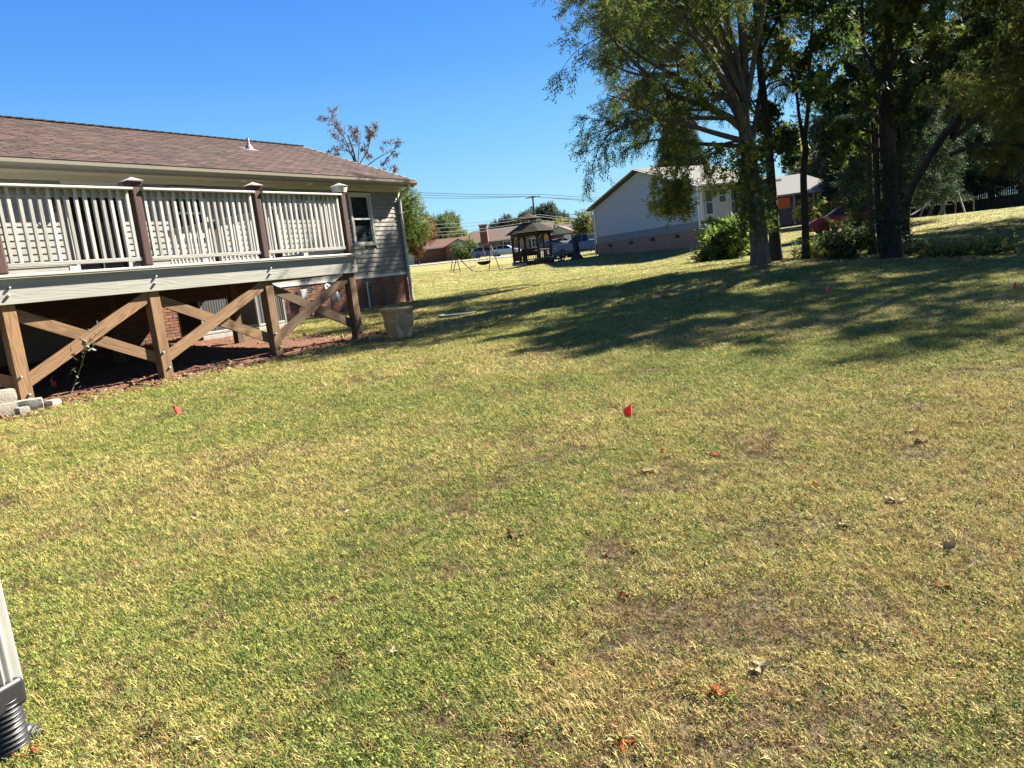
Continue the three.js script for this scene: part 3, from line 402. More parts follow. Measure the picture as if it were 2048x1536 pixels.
  const lf = leafGeo(.075, .026), lm = mat([1, 1, 1], .55, { transmission: .3, thickness: 0 }); const lms = [], lcs = []; for (let i = 0; i < 46; i++) { const t = Math.min(1, Math.max(.05, rnd() < .6 ? R(.45, .72) : R(.05, 1))), p = wc[Math.floor(t * 20)]; lms.push(new THREE.Matrix4().compose(p.clone().add(V(R(-.1, .1), R(-.06, .08), R(-.06, .08))), new THREE.Quaternion().setFromEuler(new THREE.Euler(R(-1, 1), R(0, 6.3), R(-1.2, 1.2))), V(1, 1, 1).multiplyScalar(R(.7, 1.2)))); lcs.push(RGB(.3, .34, .26)); }
  instanced(wd, 'leaves', lf, lm, lms, lcs);

  // valve lid in the lawn
  const vl = thing('valve_lid', 'flat pale utility lid lying in the shaded lawn right of the flower pot', 'lid', drop(917, 632), .5); part(vl, 'lid', new THREE.CylinderGeometry(.33, .34, .05, 28).scale(1.25, 1, .8).translate(0, .025, 0), mat([.12, .13, .105], .8, { map: tSpeck })); part(vl, 'rim', new THREE.TorusGeometry(.33, .018, 6, 30).rotateX(Math.PI / 2).scale(1.25, 1, .8).translate(0, .045, 0), mat([.15, .155, .13], .8));
})();
function leafGeo(L, W, fold = .25) { // a pointed leaf along +y, folded on its midrib
  const g = new THREE.BufferGeometry(); const z = W * fold, p = [[0, 0, 0], [-W / 2, L * .4, z], [0, L * .45, 0], [W / 2, L * .4, z], [0, L, z * .6]]; const idx = [0, 2, 1, 0, 3, 2, 1, 2, 4, 2, 3, 4];
  g.setAttribute('position', new THREE.Float32BufferAttribute(p.flat(), 3)); g.setAttribute('uv', new THREE.Float32BufferAttribute(p.flatMap(q => [q[0], q[1]]), 2)); g.setIndex(idx); g.computeVertexNormals(); return g;
}
function lobedLeaf(S, n = 5) { const pts = [], N = n * 2; for (let i = 0; i < N; i++) { const a = -Math.PI / 2 + (i + .5) / N * Math.PI * 2, k = i % 2 ? .42 : .5 + .5 * Math.cos((i / N - .5) * 2.6); pts.push([Math.cos(a) * k * S * .62, .45 * S + Math.sin(a) * k * S * .58, S * .09 * ((i % 2) - .4)]); } const p = [[0, .4 * S, 0], ...pts], idx = []; for (let i = 0; i < N; i++) idx.push(0, 1 + i, 1 + (i + 1) % N); const g = new THREE.BufferGeometry(); g.setAttribute('position', new THREE.Float32BufferAttribute(p.flat(), 3)); g.setAttribute('uv', new THREE.Float32BufferAttribute(p.flatMap(q => [q[0], q[1]]), 2)); g.setIndex(idx); g.computeVertexNormals(); return g; }

// ================================================================ white house across the lawn
(() => {
  rnd = mulberry(404);
  const A = at(1404, 470, 49), Bp = at(1192, 470, 60.2), dir = V(Bp.x - A.x, 0, Bp.z - A.z), L = dir.length(); dir.normalize();
  // local frame: x from the near right corner to the far left one, -z into the house
  const turn = Math.atan2(-dir.z, dir.x), o = thing('white_house', 'white sided house with grey skirting and brick base beyond the trees', 'house', V(A.x, EYE, A.z), turn);
  const inn = V(0, 0, 1); // local +z after the turn points away from the camera
  const wall = mat([.325, .34, .355], .65), skirt = mat([.17, .18, .19], .7), brick = mat([.40, .32, .26], .9, { map: tBrickFar }), roofM = mat([.115, .112, .11], .95, { map: tSpeck });
  const T = 3.82, S1 = 1.62, S0 = 1.08, D = 6.4;
  part(o, 'wall', [box(L, T - S1, D, L / 2, (T + S1) / 2, D / 2)], wall);
  const tri = new THREE.Shape([new THREE.Vector2(0, T), new THREE.Vector2(L, T), new THREE.Vector2(L / 2, T + L * .155)]); part(o, 'gable_wall', new THREE.ExtrudeGeometry(tri, { depth: .2, bevelEnabled: false }), wall);
  const sidg = []; for (let y = S1, k = 0; y < T + L * .155 - .1; y += .145, k++) { const h = Math.max(0, y + .14 - T) / .31, a = h, b = L - h; if (b - a > .3) sidg.push(box(b - a, .155, .012, (a + b) / 2, y + .072, -.016, [.2, 0, 0])); if (y < T - .1) sidg.push(box(.008, .15, D, -.012, y + .072, D / 2, [0, 0, -.11])); } part(o, 'siding', sidg, wall).userData.kind = 'stuff';
  part(o, 'skirting', [box(L + .02, S1 - S0, .06, L / 2, (S0 + S1) / 2, -.02), ...Array.from({ length: 62 }, (_, i) => box(.11, S1 - S0 - .02, .02, .1 + i * (L - .2) / 61, (S0 + S1) / 2, -.056))], skirt);
  part(o, 'foundation', [box(L - .06, 3, D, L / 2, S0 - 1.5, D / 2 + .02)], brick);
  for (const t of [.2, .42, .63, .85]) part(o, 'foundation_vent', box(.46, .22, .05, L * t, .83, .02), M.dark);
  part(o, 'corner_board', [box(.14, T - S0, .06, .07, (T + S0) / 2, -.05), box(.14, T - S0, .06, L - .07, (T + S0) / 2, -.05), box(.06, T - S1, .14, -.04, (T + S1) / 2, .07)], mat([.60, .61, .62], .6));
  const up = .155 * 2, ov = .55, ro = (k) => { const x0 = k < 0 ? -ov : L + ov, y0 = T + .12 - up * ov + .06, xr = L / 2, yr = T + L * .155 + .2; return slab(k < 0 ? [V(x0, y0, -.4), V(x0, y0, D + .3), V(xr, yr, D + .3), V(xr, yr, -.4)] : [V(xr, yr, -.4), V(xr, yr, D + .3), V(x0, y0, D + .3), V(x0, y0, -.4)], .12); };
  part(o, 'roof', ro(-1), roofM); part(o, 'roof', ro(1), roofM);
  for (const k of [-1, 1]) { const x0 = k < 0 ? -ov : L + ov; part(o, 'rake_board', bar(V(x0, T + .12 - up * ov, -.42), V(L / 2, T + L * .155 + .14, -.42), .04, .2).translate(0, 0, 0), mat([.52, .53, .54], .6)); part(o, 'gutter', box(.12, .12, D + .6, x0 + k * .05, T - .02, D / 2 - .05), mat([.45, .45, .46], .5)); }
  part(o, 'soffit', [box(ov, .03, D, -ov / 2, T - .05, D / 2), box(ov, .03, D, L + ov / 2, T - .05, D / 2)], mat([.5, .5, .5], .7));
  part(o, 'downspout', [sweep([V(-.12, T - .1, .15), V(-.1, T - .5, .15), V(-.1, .1, .15)], () => .045, 6), sweep([V(L + .3, T - .1, -.1), V(L + .12, T - .5, -.1), V(L + .08, .0, -.1)], () => .045, 6)], mat([.4, .4, .41], .5));
  for (const [z, w, y0, y1] of [[.75, .5, 2.0, 3.5], [1.9, .5, 2.7, 3.55], [2.9, .5, 1.9, 3.5]]) { const w_ = part(o, 'window', [box(.06, y1 - y0 + .16, w + .16, -.02, (y0 + y1) / 2, z)], mat([.42, .42, .40], .6)); part(w_, 'pane', box(.02, y1 - y0, w, -.056, (y0 + y1) / 2, z), M.darkGlass); part(w_, 'sash_bar', box(.03, .05, w, -.06, (y0 + y1) / 2, z), M.sash); }
  // grey wing with its porch behind the trunk
  part(o, 'wing_wall', box(.8, 2.9, 2.2, -.42, 2.3, 4.7), mat([.07, .07, .075], .9)); part(o, 'wing_foundation', box(.78, 2.2, 2.1, -.42, -.2, 4.7), brick);
})();

// porch house further right: hip roof, screened porch, timber ramp
(() => {
  rnd = mulberry(405);
  const c = atG(1588, 57), o = thing('porch_house', 'pale roofed house with screened porch and timber ramp seen between the trunks', 'house', c, -.25), roofM = mat([.15, .15, .147], .9, { map: tCourse }), trim = mat([.16, .165, .165], .7);
  const g = .4, h = 2.75, e = 3.4, w = 3.6; part(o, 'porch_floor', box(6.0, .3, 6, 0, g + .2, -3), trim);
  part(o, 'roof', [quadPoly([V(-w, h, .6), V(w, h, .6), V(1.2, h + 1.6, -3), V(-1.2, h + 1.6, -3)]), quadPoly([V(w, h, .6), V(w, h, -6.6), V(1.2, h + 1.6, -3)]), quadPoly([V(-w, h, -6.6), V(-w, h, .6), V(-1.2, h + 1.6, -3)]), box(7.2, .14, 7.2, 0, h - .08, -3)], roofM);
  part(o, 'roof', slab([V(2, h - .1, -2), V(9, h - .4, -2), V(9, h + .6, -7), V(2, h + .6, -7)], .15), roofM); part(o, 'wall', box(5.8, 2.6, .2, 0, 1.75, -5.8), mat([.1, .1, .1], .8)); part(o, 'wall', box(6, 2.6, .2, 5, 1.6, -5.5), mat([.25, .26, .26], .7));
  for (const x of [-2.9, -1.4, .1, 1.5, 2.9]) part(o, 'porch_post', box(.14, h - g, .14, x, (h + g) / 2, .1), trim); for (const x of [-2.15, -.65, .8, 2.2]) { const s = part(o, 'screen_panel', box(1.3, 1.25, .03, x, 1.1, .08), mat([.03, .03, .035], .7)); part(s, 'screen_rail', box(1.4, .06, .06, x, 1.75, .1), trim); }
  part(o, 'awning', box(1.7, .72, .06, -1.05, 2.15, .3), mat([.30, .05, .012], .8), 'orange awning panel hanging in the porch');
  const rm = mat([.30, .10, .035], .85); const ramp = part(o, 'ramp', [box(3.4, .14, 1.5, 3.6, .62, 1.9, [0, 0, -.07]), ...[2.0, 3.0, 4.0, 5.0].flatMap(x => [1.2, 2.6].map(z => box(.1, 1.3, .1, x, .1, z)))], rm);
  part(ramp, 'ramp_rail', [1.2, 2.6].flatMap(z => [box(3.4, .09, .06, 3.6, 1.62, z, [0, 0, -.07]), box(3.4, .09, .06, 3.6, .86, z, [0, 0, -.07])]), rm); for (let i = 0; i < 14; i++) part(ramp, 'ramp_baluster', box(.06, .8, .05, 2.0 + i * .25, 1.36 - i * .016, 2.63), rm);
})();

// ================================================================ far houses over the street
function farHouse(name, label, pos, turn, o) { // width W along x, depth D, front at z = 0 facing +z
  const h = thing(name, label, 'house', pos, turn), { W, D, T = 2.7, rise = 1.7, wallM, roofM, trimM = M.white } = o;
  part(h, 'wall', box(W, T + 1, D, 0, T / 2 - .5, -D / 2), wallM);
  part(h, 'roof', slab([V(-W / 2 - .5, T - .1, .5), V(W / 2 + .5, T - .1, .5), V(W / 2 + .5, T + rise, -D / 2), V(-W / 2 - .5, T + rise, -D / 2)], .15), roofM); part(h, 'roof', slab([V(W / 2 + .5, T - .1, -D - .5), V(-W / 2 - .5, T - .1, -D - .5), V(-W / 2 - .5, T + rise, -D / 2), V(W / 2 + .5, T + rise, -D / 2)], .15), roofM);
  for (const k of [-1, 1]) { const s = new THREE.Shape([new THREE.Vector2(0, T - .3), new THREE.Vector2(D, T - .3), new THREE.Vector2(D / 2, T + rise - .15)]); const g = new THREE.ExtrudeGeometry(s, { depth: .1, bevelEnabled: false }).rotateY(Math.PI / 2); part(h, 'gable_wall', g.translate(k * (W / 2 - .06) - .05, 0, 0), o.gableM ?? trimM); }
  part(h, 'fascia', box(W + 1, .2, .08, 0, T - .12, .52), trimM);
  for (const [x, w, y0, y1, k] of o.windows ?? []) { const z = k ?? 0, f = part(h, 'window', box(w + .24, y1 - y0 + .24, .1, x, (y0 + y1) / 2, z + .02), trimM); part(f, 'pane', [box(w / 2 - .05, (y1 - y0) / 2 - .05, .04, x - w / 4, y0 + (y1 - y0) * .25, z + .07), box(w / 2 - .05, (y1 - y0) / 2 - .05, .04, x + w / 4, y0 + (y1 - y0) * .25, z + .07), box(w / 2 - .05, (y1 - y0) / 2 - .05, .04, x - w / 4, y0 + (y1 - y0) * .75, z + .07), box(w / 2 - .05, (y1 - y0) / 2 - .05, .04, x + w / 4, y0 + (y1 - y0) * .75, z + .07)], M.darkGlass); if (o.shutters) part(f, 'shutter', [-1, 1].map(q => box(.35, y1 - y0 + .1, .06, x + q * (w / 2 + .32), (y0 + y1) / 2, z + .06)), M.dark); }
  for (const [x, w, z, c] of o.doors ?? []) { const f = part(h, 'door', box(w, 2.15, .1, x, 1.05, z + .04), c); part(f, 'door_trim', [box(.12, 2.3, .12, x - w / 2 - .06, 1.1, z + .05), box(.12, 2.3, .12, x + w / 2 + .06, 1.1, z + .05), box(w + .24, .12, .12, x, 2.2, z + .05)], trimM); }
  if (o.front) { const { x, w, d } = o.front; part(h, 'front_wing', box(w, T + 1, d + 1, x, T / 2 - .5, d / 2 - .5), o.frontM ?? wallM); const s = new THREE.Shape([new THREE.Vector2(-w / 2, T - .1), new THREE.Vector2(w / 2, T - .1), new THREE.Vector2(0, T + w * .21)]); part(h, 'front_gable', new THREE.ExtrudeGeometry(s, { depth: .1, bevelEnabled: false }).translate(x, 0, d - .08), o.gableM ?? trimM);
    for (const k of [-1, 1]) { const e = V(x + k * (w / 2 + .4), T - .2, d + .4), r = V(x, T + w * .21 + .12, d + .4), rb = V(x, T + w * .21 + .12, -D / 2), eb = V(x + k * (w / 2 + .4), T - .2, -D / 2); part(h, 'wing_roof', slab(k > 0 ? [r, e, eb, rb] : [e, r, rb, eb], .14), roofM); part(h, 'rake_board', bar(e.clone().add(V(0, -.02, .03)), r.clone().add(V(0, -.02, .03)), .06, .22), trimM); } }
  if (o.chimney) { const { x, z, w, hgt } = o.chimney; const c = part(h, 'chimney', [box(w, hgt, .9, x, hgt / 2, z), box(w * 1.9, 2.2, .95, x, .9, z)], o.chimM ?? wallM); part(c, 'chimney_cap', box(w + .2, .25, 1.1, x, hgt, z), M.barkDark); }
  return h;
}
(() => {
  rnd = mulberry(406);
  const bA = mat([.32, .17, .12], .9, { map: tBrickFar }), bB = mat([.46, .37, .27], .9, { map: tBrickFar }), bC = mat([.26, .15, .12], .9, { map: tBrickFar }), rA = mat([.105, .045, .036], .95, { map: tSpeck }), rB = mat([.12, .08, .064], .95, { map: tSpeck }), rC = mat([.14, .105, .085], .95, { map: tSpeck }), cream = mat([.40, .40, .33], .7), grn = mat([.30, .34, .30], .7, { map: tCourse });
  farHouse('brick_house', 'low red brick house with cream garage door behind the swing set', atG(862, 136), .10, { W: 14.5, D: 8, T: 2.6, rise: 1.6, wallM: bA, roofM: rA, gableM: grn, windows: [[-6.3, .9, .6, 2.1], [5.3, 1.3, .6, 2.1, 2.02]], doors: [[-4.3, 2.4, .0, cream], [6.6, .5, 2.0, M.white]], front: { x: 5.2, w: 4.6, d: 2 } });
  farHouse('chimney_house', 'tan brick house with tall chimney behind the swing set and gazebo', atG(1024, 136), -.16, { W: 14.5, D: 9, T: 2.7, rise: 2.3, wallM: bB, roofM: rB, gableM: grn, shutters: true, windows: [[-.7, 1.3, .7, 2.2], [4.6, 1.2, .7, 2.1, 1.62]], doors: [[2.3, 1.0, .0, M.pineDark]], front: { x: 4.6, w: 5.2, d: 1.6 }, chimney: { x: -4.6, z: .55, w: 1.35, hgt: 5.6 }, chimM: bC });
  farHouse('gabled_house', 'brown roofed brick house between the gazebo and the white house', atG(1158, 136), -.3, { W: 14.5, D: 9, T: 2.6, rise: 1.7, wallM: bC, roofM: rC, gableM: cream, windows: [[1.0, 1.0, .8, 2.0], [5.3, 1.1, .7, 2.0]], doors: [[-1.6, 1.1, 1.6, M.white], [3.2, .9, 0, M.dark]], front: { x: -3, w: 6, d: 1.5 } });
})();

// ================================================================ vehicles
function car(name, label, pos, turn, o) { // length along x, nose at +x
  const c = thing(name, label, o.cat ?? 'car', pos, turn, o.group), { L = 4.3, Wd = 1.75, col, lower, glass, roofline, wheels, wr = .33 } = o, paint = mat(col, .28, { clearcoat: .25, clearcoatRoughness: .1, specularIntensity: .4 });
  const ex = (pts, w, b = .06, arcs) => { const s = new THREE.Shape(); s.moveTo(...pts[0]); for (const p of pts.slice(1)) s.lineTo(...p); if (arcs) for (const x of [...wheels].sort((a, b) => b - a)) { s.lineTo(x + wr * 1.14, pts[0][1]); s.absarc(x, wr, wr * 1.14, -.05, Math.PI + .05, false); s.lineTo(x - wr * 1.14, pts[0][1]); } s.closePath(); const g = new THREE.ExtrudeGeometry(s, { depth: w - 2 * b, bevelEnabled: true, bevelThickness: b, bevelSize: b * .7, bevelSegments: 3, curveSegments: 10 }); return g.translate(0, 0, -(w - 2 * b) / 2); };
  part(c, 'body', ex(lower, Wd, .09, true), paint);
  const cab = ex(glass, Wd - .2, .05), p = cab.attributes.position, gy0 = Math.min(...glass.map(q => q[1])), gy1 = Math.max(...glass.map(q => q[1])); for (let i = 0; i < p.count; i++) p.setZ(i, p.getZ(i) * (1.06 - .20 * (p.getY(i) - gy0) / (gy1 - gy0))); cab.computeVertexNormals(); part(c, 'window', cab, M.darkGlass);
  const rf = []; for (let i = 0; i < roofline.length - 1; i++) { const [a, b] = [roofline[i], roofline[i + 1]]; rf.push(bar(V(a[0], a[1] + .03, 0), V(b[0], b[1] + .03, 0), .05, Wd - .42)); } part(c, 'roof', rf, paint);
  for (const k of [-1, 1]) { const w0 = (Wd - .2) / 2 * 1.03, w1 = (Wd - .2) / 2 * .87; part(c, 'pillar', (o.pillars ?? []).map(([x0, x1]) => bar(V(x0, gy0, k * w0), V(x1, gy1 - .03, k * w1), .07, .05)), paint); part(c, 'mirror', rbox(.12, .13, .2, o.mx ?? .9, gy0 + .12, k * (Wd / 2 + .05), .04), paint); }
  for (const k of [-1, 1]) { part(c, 'headlight', rbox(.16, .12, .34, o.hx ?? L / 2 - .12, o.hy ?? .68, k * (Wd / 2 - .28), .04), mat([.6, .62, .62], .1)); part(c, 'tail_light', rbox(.1, .2, .25, -(o.hx ?? L / 2 - .12), .82, k * (Wd / 2 - .2), .03), mat([.3, .01, .01], .2)); }
  for (const x of wheels) for (const k of [-1, 1]) { const w = part(c, 'wheel', new THREE.TorusGeometry(wr * .77, wr * .25, 10, 24).scale(1, 1, 1.3).translate(x, wr, k * (Wd / 2 - .12)), mat([.02, .02, .02], .9)); part(w, 'rim', [new THREE.CylinderGeometry(wr * .62, wr * .62, .05, 20).rotateX(Math.PI / 2).translate(x, wr, k * (Wd / 2 - .11))], mat([.08, .08, .085], .5)); part(w, 'spoke', Array.from({ length: o.spokes ?? 10 }, (_, i) => box(wr * .58, .028, .03, wr * .33, 0, 0).rotateZ(i / (o.spokes ?? 10) * 6.283).translate(x, wr, k * (Wd / 2 - .075))), mat([.6, .61, .62], .35, { metalness: .6 })); }
  return c;
}
const HATCH = { L: 4.4, wheels: [-1.3, 1.35], lower: [[-2.1, .28], [-2.18, .5], [-2.15, .85], [-2.0, 1.02], [-.6, 1.0], [.95, .93], [1.6, .85], [2.02, .68], [2.14, .48], [2.08, .26]].reverse(), glass: [[-2.0, .98], [-1.65, 1.4], [-1.0, 1.5], [-.2, 1.52], [.35, 1.43], [1.2, .93]], roofline: [[-2.0, 1.03], [-1.65, 1.42], [-1.0, 1.52], [-.2, 1.54], [.35, 1.45], [1.2, .93]], pillars: [[1.12, .32], [-.15, -.25], [-1.25, -1.2], [-1.95, -1.6]] };
HATCH.lower = [[2.08, .26], [2.14, .48], [2.02, .68], [1.6, .85], [.95, .93], [-.6, 1.0], [-2.0, 1.02], [-2.15, .85], [-2.18, .5], [-2.1, .28]].map(p => p).reverse().reverse();
(() => {
  rnd = mulberry(407);
  const low = a => [[-2.1, .28], ...a]; // counter-clockwise: along the bottom is closed by the arches
  HATCH.lower = [[2.1, .27], [2.15, .48], [2.03, .70], [1.6, .86], [.95, .94], [-.6, 1.0], [-2.0, 1.02], [-2.15, .85], [-2.18, .5], [-2.1, .27]];
  const arcsFix = l => l;
  car('red_hatchback', 'dark red hatchback parked behind the leafy shrub', atG(1696, 43), Math.PI - .28, { ...HATCH, col: [.21, .006, .012] });
  car('parked_suv', 'blue grey car parked behind the swing set', atG(973, 112), .1, { ...HATCH, col: [.12, .15, .22], group: 'cars parked by the far houses' });
  car('parked_car', 'white car parked right of the blue grey car', atG(1013, 110), -.2, { ...HATCH, col: [.45, .46, .48], group: 'cars parked by the far houses' });
  car('parked_car', 'dark blue car parked between the gazebo and the pickup truck', atG(1110, 122), .25, { ...HATCH, col: [.03, .05, .09], group: 'cars parked by the far houses' });
  car('parked_car', 'white car parked just right of the dark blue car', atG(1127, 126).add(V(0, .2, 0)), .25, { ...HATCH, col: [.5, .5, .5], group: 'cars parked by the far houses' });
  const tp = atG(1170, 69);
  const t = car('pickup_truck', 'blue grey pickup truck with its bonnet sticking out from behind the white house', tp, Math.PI - .5, { cat: 'truck', L: 5.8, Wd: 2.0, wr: .42, wheels: [-1.75, 1.85], col: [.055, .09, .17], lower: [[2.75, .45], [2.85, .7], [2.8, 1.05], [2.6, 1.2], [1.25, 1.27], [-.9, 1.27], [-2.85, 1.25], [-2.9, .6], [-2.85, .45]], glass: [[-.85, 1.24], [-.75, 1.85], [.1, 1.92], [.5, 1.86], [1.3, 1.24]], roofline: [[-.85, 1.3], [-.72, 1.86], [.1, 1.94], [.5, 1.88], [1.3, 1.24]], pillars: [[1.22, .48], [-.2, -.2], [-.8, -.72]], hx: 2.72, hy: 1.0, mx: .95, spokes: 6 });
  part(t, 'bumper', rbox(.2, .22, 1.95, 2.88, .62, 0, .05), M.steel); part(t, 'grille', rbox(.06, .34, 1.2, 2.86, .95, 0, .02), M.darkMetal); part(t, 'bed_rail', [-1, 1].map(k => box(2.0, .08, .1, -1.9, 1.3, k * .9)), M.darkMetal); part(t, 'cladding', [-1, 1].map(k => box(2.4, .18, .05, .05, .52, k * 1.0)), mat([.05, .05, .05], .7));
})();

// ================================================================ gazebo, swings, stump, mower, fence, play set, pole
(() => {
  rnd = mulberry(505);
  const gp = atG(1067, 59), o = thing('gazebo', 'dark wooden gazebo with two tier shingled roof on the far lawn', 'gazebo', gp, .3), w = mat([.05, .034, .025], .9, { map: tWood }), r = 1.5, sh = mat([.045, .036, .028], .95, { map: tSpeck }), ang = i => (i + .5) / 6 * Math.PI * 2, pt = (i, q, y) => V(Math.cos(ang(i)) * q, y, Math.sin(ang(i)) * q);
  part(o, 'floor', [new THREE.CylinderGeometry(r + .18, r + .18, .28, 6).rotateY(Math.PI / 6 + Math.PI / 6).translate(0, .18, 0)], w); part(o, 'step', box(1.0, .16, .5, -1.5, .1, 1.0), M.concrete);
  for (let i = 0; i < 6; i++) {
    part(o, 'post', bar(pt(i, r, .3), pt(i, r, 2.45), .15, .15), w); const a = pt(i, r, 0), b = pt(i + 1, r, 0), m = t => a.clone().lerp(b, t);
    part(o, 'header', bar(m(0).setY(2.36), m(1).setY(2.36), .12, .2), w); for (const k of [0, 1]) part(o, 'arch_bracket', sweep(spline([m(k ? .97 : .03).setY(1.75), m(k ? .93 : .07).setY(2.05), m(k ? .8 : .2).setY(2.22), m(k ? .55 : .45).setY(2.3)], 8), () => .045, 5), w);
    if (i !== 1) { part(o, 'rail', [bar(m(0).setY(1.05), m(1).setY(1.05), .07, .09), bar(m(0).setY(.42), m(1).setY(.42), .06, .06)], w); for (let k = 1; k < 8; k++) part(o, 'baluster', bar(m(k / 8).setY(.42), m(k / 8).setY(1.05), .05, .05), w); }
    // roof panel in lapped courses
    const N = 9; for (let k = 0; k < N; k++) { const q0 = (r + .55) * (1 - k / N * .70), q1 = (r + .55) * (1 - (k + 1.25) / N * .70), y0 = 2.42 + k / N * .78, y1 = 2.42 + (k + 1.25) / N * .78 - .03; part(o, 'roof_course', slab([pt(i, q0, y0 + .03), pt(i + 1, q0, y0 + .03), pt(i + 1, q1, y1), pt(i, q1, y1)], .03), sh); }
    const N2 = 4; for (let k = 0; k < N2; k++) { const q0 = .92 * (1 - k / N2), q1 = Math.max(.01, .92 * (1 - (k + 1.2) / N2)); part(o, 'cupola_course', slab([pt(i, q0, 3.48 + k / N2 * .42 + .03), pt(i + 1, q0, 3.48 + k / N2 * .42 + .03), pt(i + 1, q1, 3.48 + (k + 1.2) / N2 * .42), pt(i, q1, 3.48 + (k + 1.2) / N2 * .42)], .03), sh); }
    part(o, 'cupola_post', bar(pt(i, .5, 3.1), pt(i, .5, 3.5), .07, .07), w);
  }
  part(o, 'bench', [box(1.4, .07, .4, .2, .75, -1.0), box(1.4, .5, .06, .2, 1.0, -1.2), box(.08, .45, .4, -.4, .5, -1.0), box(.08, .45, .4, .8, .5, -1.0)], w); part(o, 'ridge', Array.from({ length: 6 }, (_, i) => bar(pt(i, r + .47, 2.45), pt(i, .55, 3.2), .07, .05)), w);
  // low pale planter and the mower beside it
  const pb = thing('low_trailer', 'low flat trailer with pale boards right of the gazebo', 'trailer', atG(1092, 58.5), -.15); part(pb, 'bed', box(1.7, .08, .9, 0, .42, 0), mat([.5, .49, .46], .8)); part(pb, 'frame', [box(1.7, .12, .06, 0, .32, .45), box(1.7, .12, .06, 0, .32, -.45)], M.darkMetal); for (const k of [-1, 1]) part(pb, 'wheel', new THREE.TorusGeometry(.17, .06, 8, 16).translate(.1, .2, k * .52), M.blackPlastic);
  const mw = thing('riding_mower', 'small dark riding mower parked right of the gazebo', 'mower', atG(1112, 58), -.3), dk = mat([.03, .03, .035], .6); part(mw, 'hood', rbox(.7, .35, .5, .25, .55, 0, .08), dk); part(mw, 'seat', [rbox(.35, .1, .4, -.4, .62, 0, .04), rbox(.1, .35, .4, -.58, .8, 0, .04)], dk); part(mw, 'steering_wheel', [new THREE.TorusGeometry(.14, .02, 6, 16).rotateX(Math.PI / 2).rotateZ(.5).translate(-.08, .95, 0), bar(V(-.08, .94, 0), V(.05, .7, 0), .03)], dk); part(mw, 'deck', rbox(.8, .14, .9, -.05, .25, 0, .05), dk); for (const [x, q] of [[.45, .18], [-.45, .26]]) for (const k of [-1, 1]) part(mw, 'wheel', new THREE.TorusGeometry(q * .7, q * .3, 8, 18).translate(x, q, k * .4), M.blackPlastic);
  // swing set
  const sp = atG(951, 58.5), s = thing('swing_set', 'old metal swing set with slide on the lawn before the far houses', 'swing set', sp, .1), dm = mat([.07, .065, .06], .6), rust = mat([.30, .12, .08], .6), top = 2.0, gy = (x, z) => { const a = .1, q = onG(sp.x + x * Math.cos(a) + z * Math.sin(a), sp.z - x * Math.sin(a) + z * Math.cos(a)); return q.y - sp.y; };
  part(s, 'top_bar', bar(V(-1.55, top, 0), V(1.5, top, 0), .035, .035, true), dm);
  for (const [x, m] of [[-1.45, dm], [1.4, rust]]) for (const z of [-1, 1]) part(s, 'leg', bar(V(x, top, 0), V(x + .35 * z + .1 * Math.sign(x), gy(x, z), z * .8), .032, .032, true), m);
  part(s, 'ladder', [...[-.2, .2].map(z => bar(V(-1.75, gy(-1.8, 0), z + .1), V(-1.35, 1.25, z + .1), .025, .025, true)), ...[.3, .6, .9].map(y => bar(V(-1.68 + y * .3, y, -.1), V(-1.68 + y * .3, y, .3), .02, .02, true)), bar(V(-1.75, .35, .8), V(-1.1, .35, .8), .02, .02, true)], dm);
  const sl = []; for (let i = 0; i < 8; i++) { const t = i / 8, u = (i + 1) / 8, f = q => V(-1.2 + q * 1.0, 1.15 * (1 - q) ** 1.25 + .12, .15); sl.push(bar(f(t), f(u), .05, .38)); } part(s, 'slide', sl, mat([.05, .05, .055], .5));
  const sw = part(s, 'swing', [box(.45, .06, .18, -.15, .45, 0, [0, 0, .12])], mat([.6, .6, .58], .6)); part(sw, 'chain', [-.35, .05].map(x => bar(V(x, .45, 0), V(x, top, 0), .012, .012, true, 5)), dm);
  const gl = new THREE.SphereGeometry(.55, 18, 8, 0, 6.3, Math.PI / 2, Math.PI / 2).scale(1, .55, .55).translate(.75, .75, 0); const gd = part(s, 'glider', gl, mat([.02, .02, .022], .5)); part(gd, 'glider_bar', [[-.4, .3], [.3, -.1]].map(([a, b]) => bar(V(.75 + a, .75, 0), V(.75 + b * .6, top, 0), .018, .018, true, 5)), rust);
  // stump
  const tp = atG(1154, 57.5), st = thing('tree_stump', 'dark flared tree stump in front of the pickup truck', 'stump', tp), g = sweep([V(0, -.2, 0), V(0, .1, 0), V(0, .4, 0), V(.02, .9, 0), V(.0, 1.35, 0)], (t) => a => (.85 - .62 * Math.min(1, t * 1.7) ** .6) * (1 + .18 * Math.sin(a * 5 + 1) * (1 - t)), 20, 2); part(st, 'stump_wood', g, M.barkDark); part(st, 'cut_face', new THREE.CylinderGeometry(.22, .23, .03, 16).translate(0, 1.36, 0), M.pineDark);

  // timber play set under the dark trees
  const pp = atG(1884, 52), p = thing('play_set', 'weathered A-frame play set with slide under the dark trees by the fence', 'play set', pp, -.1), ww = mat([.26, .22, .17], .9, { map: tWood }); const bm_ = (a, b, t = .1) => bar(V(...a), V(...b), t, t);
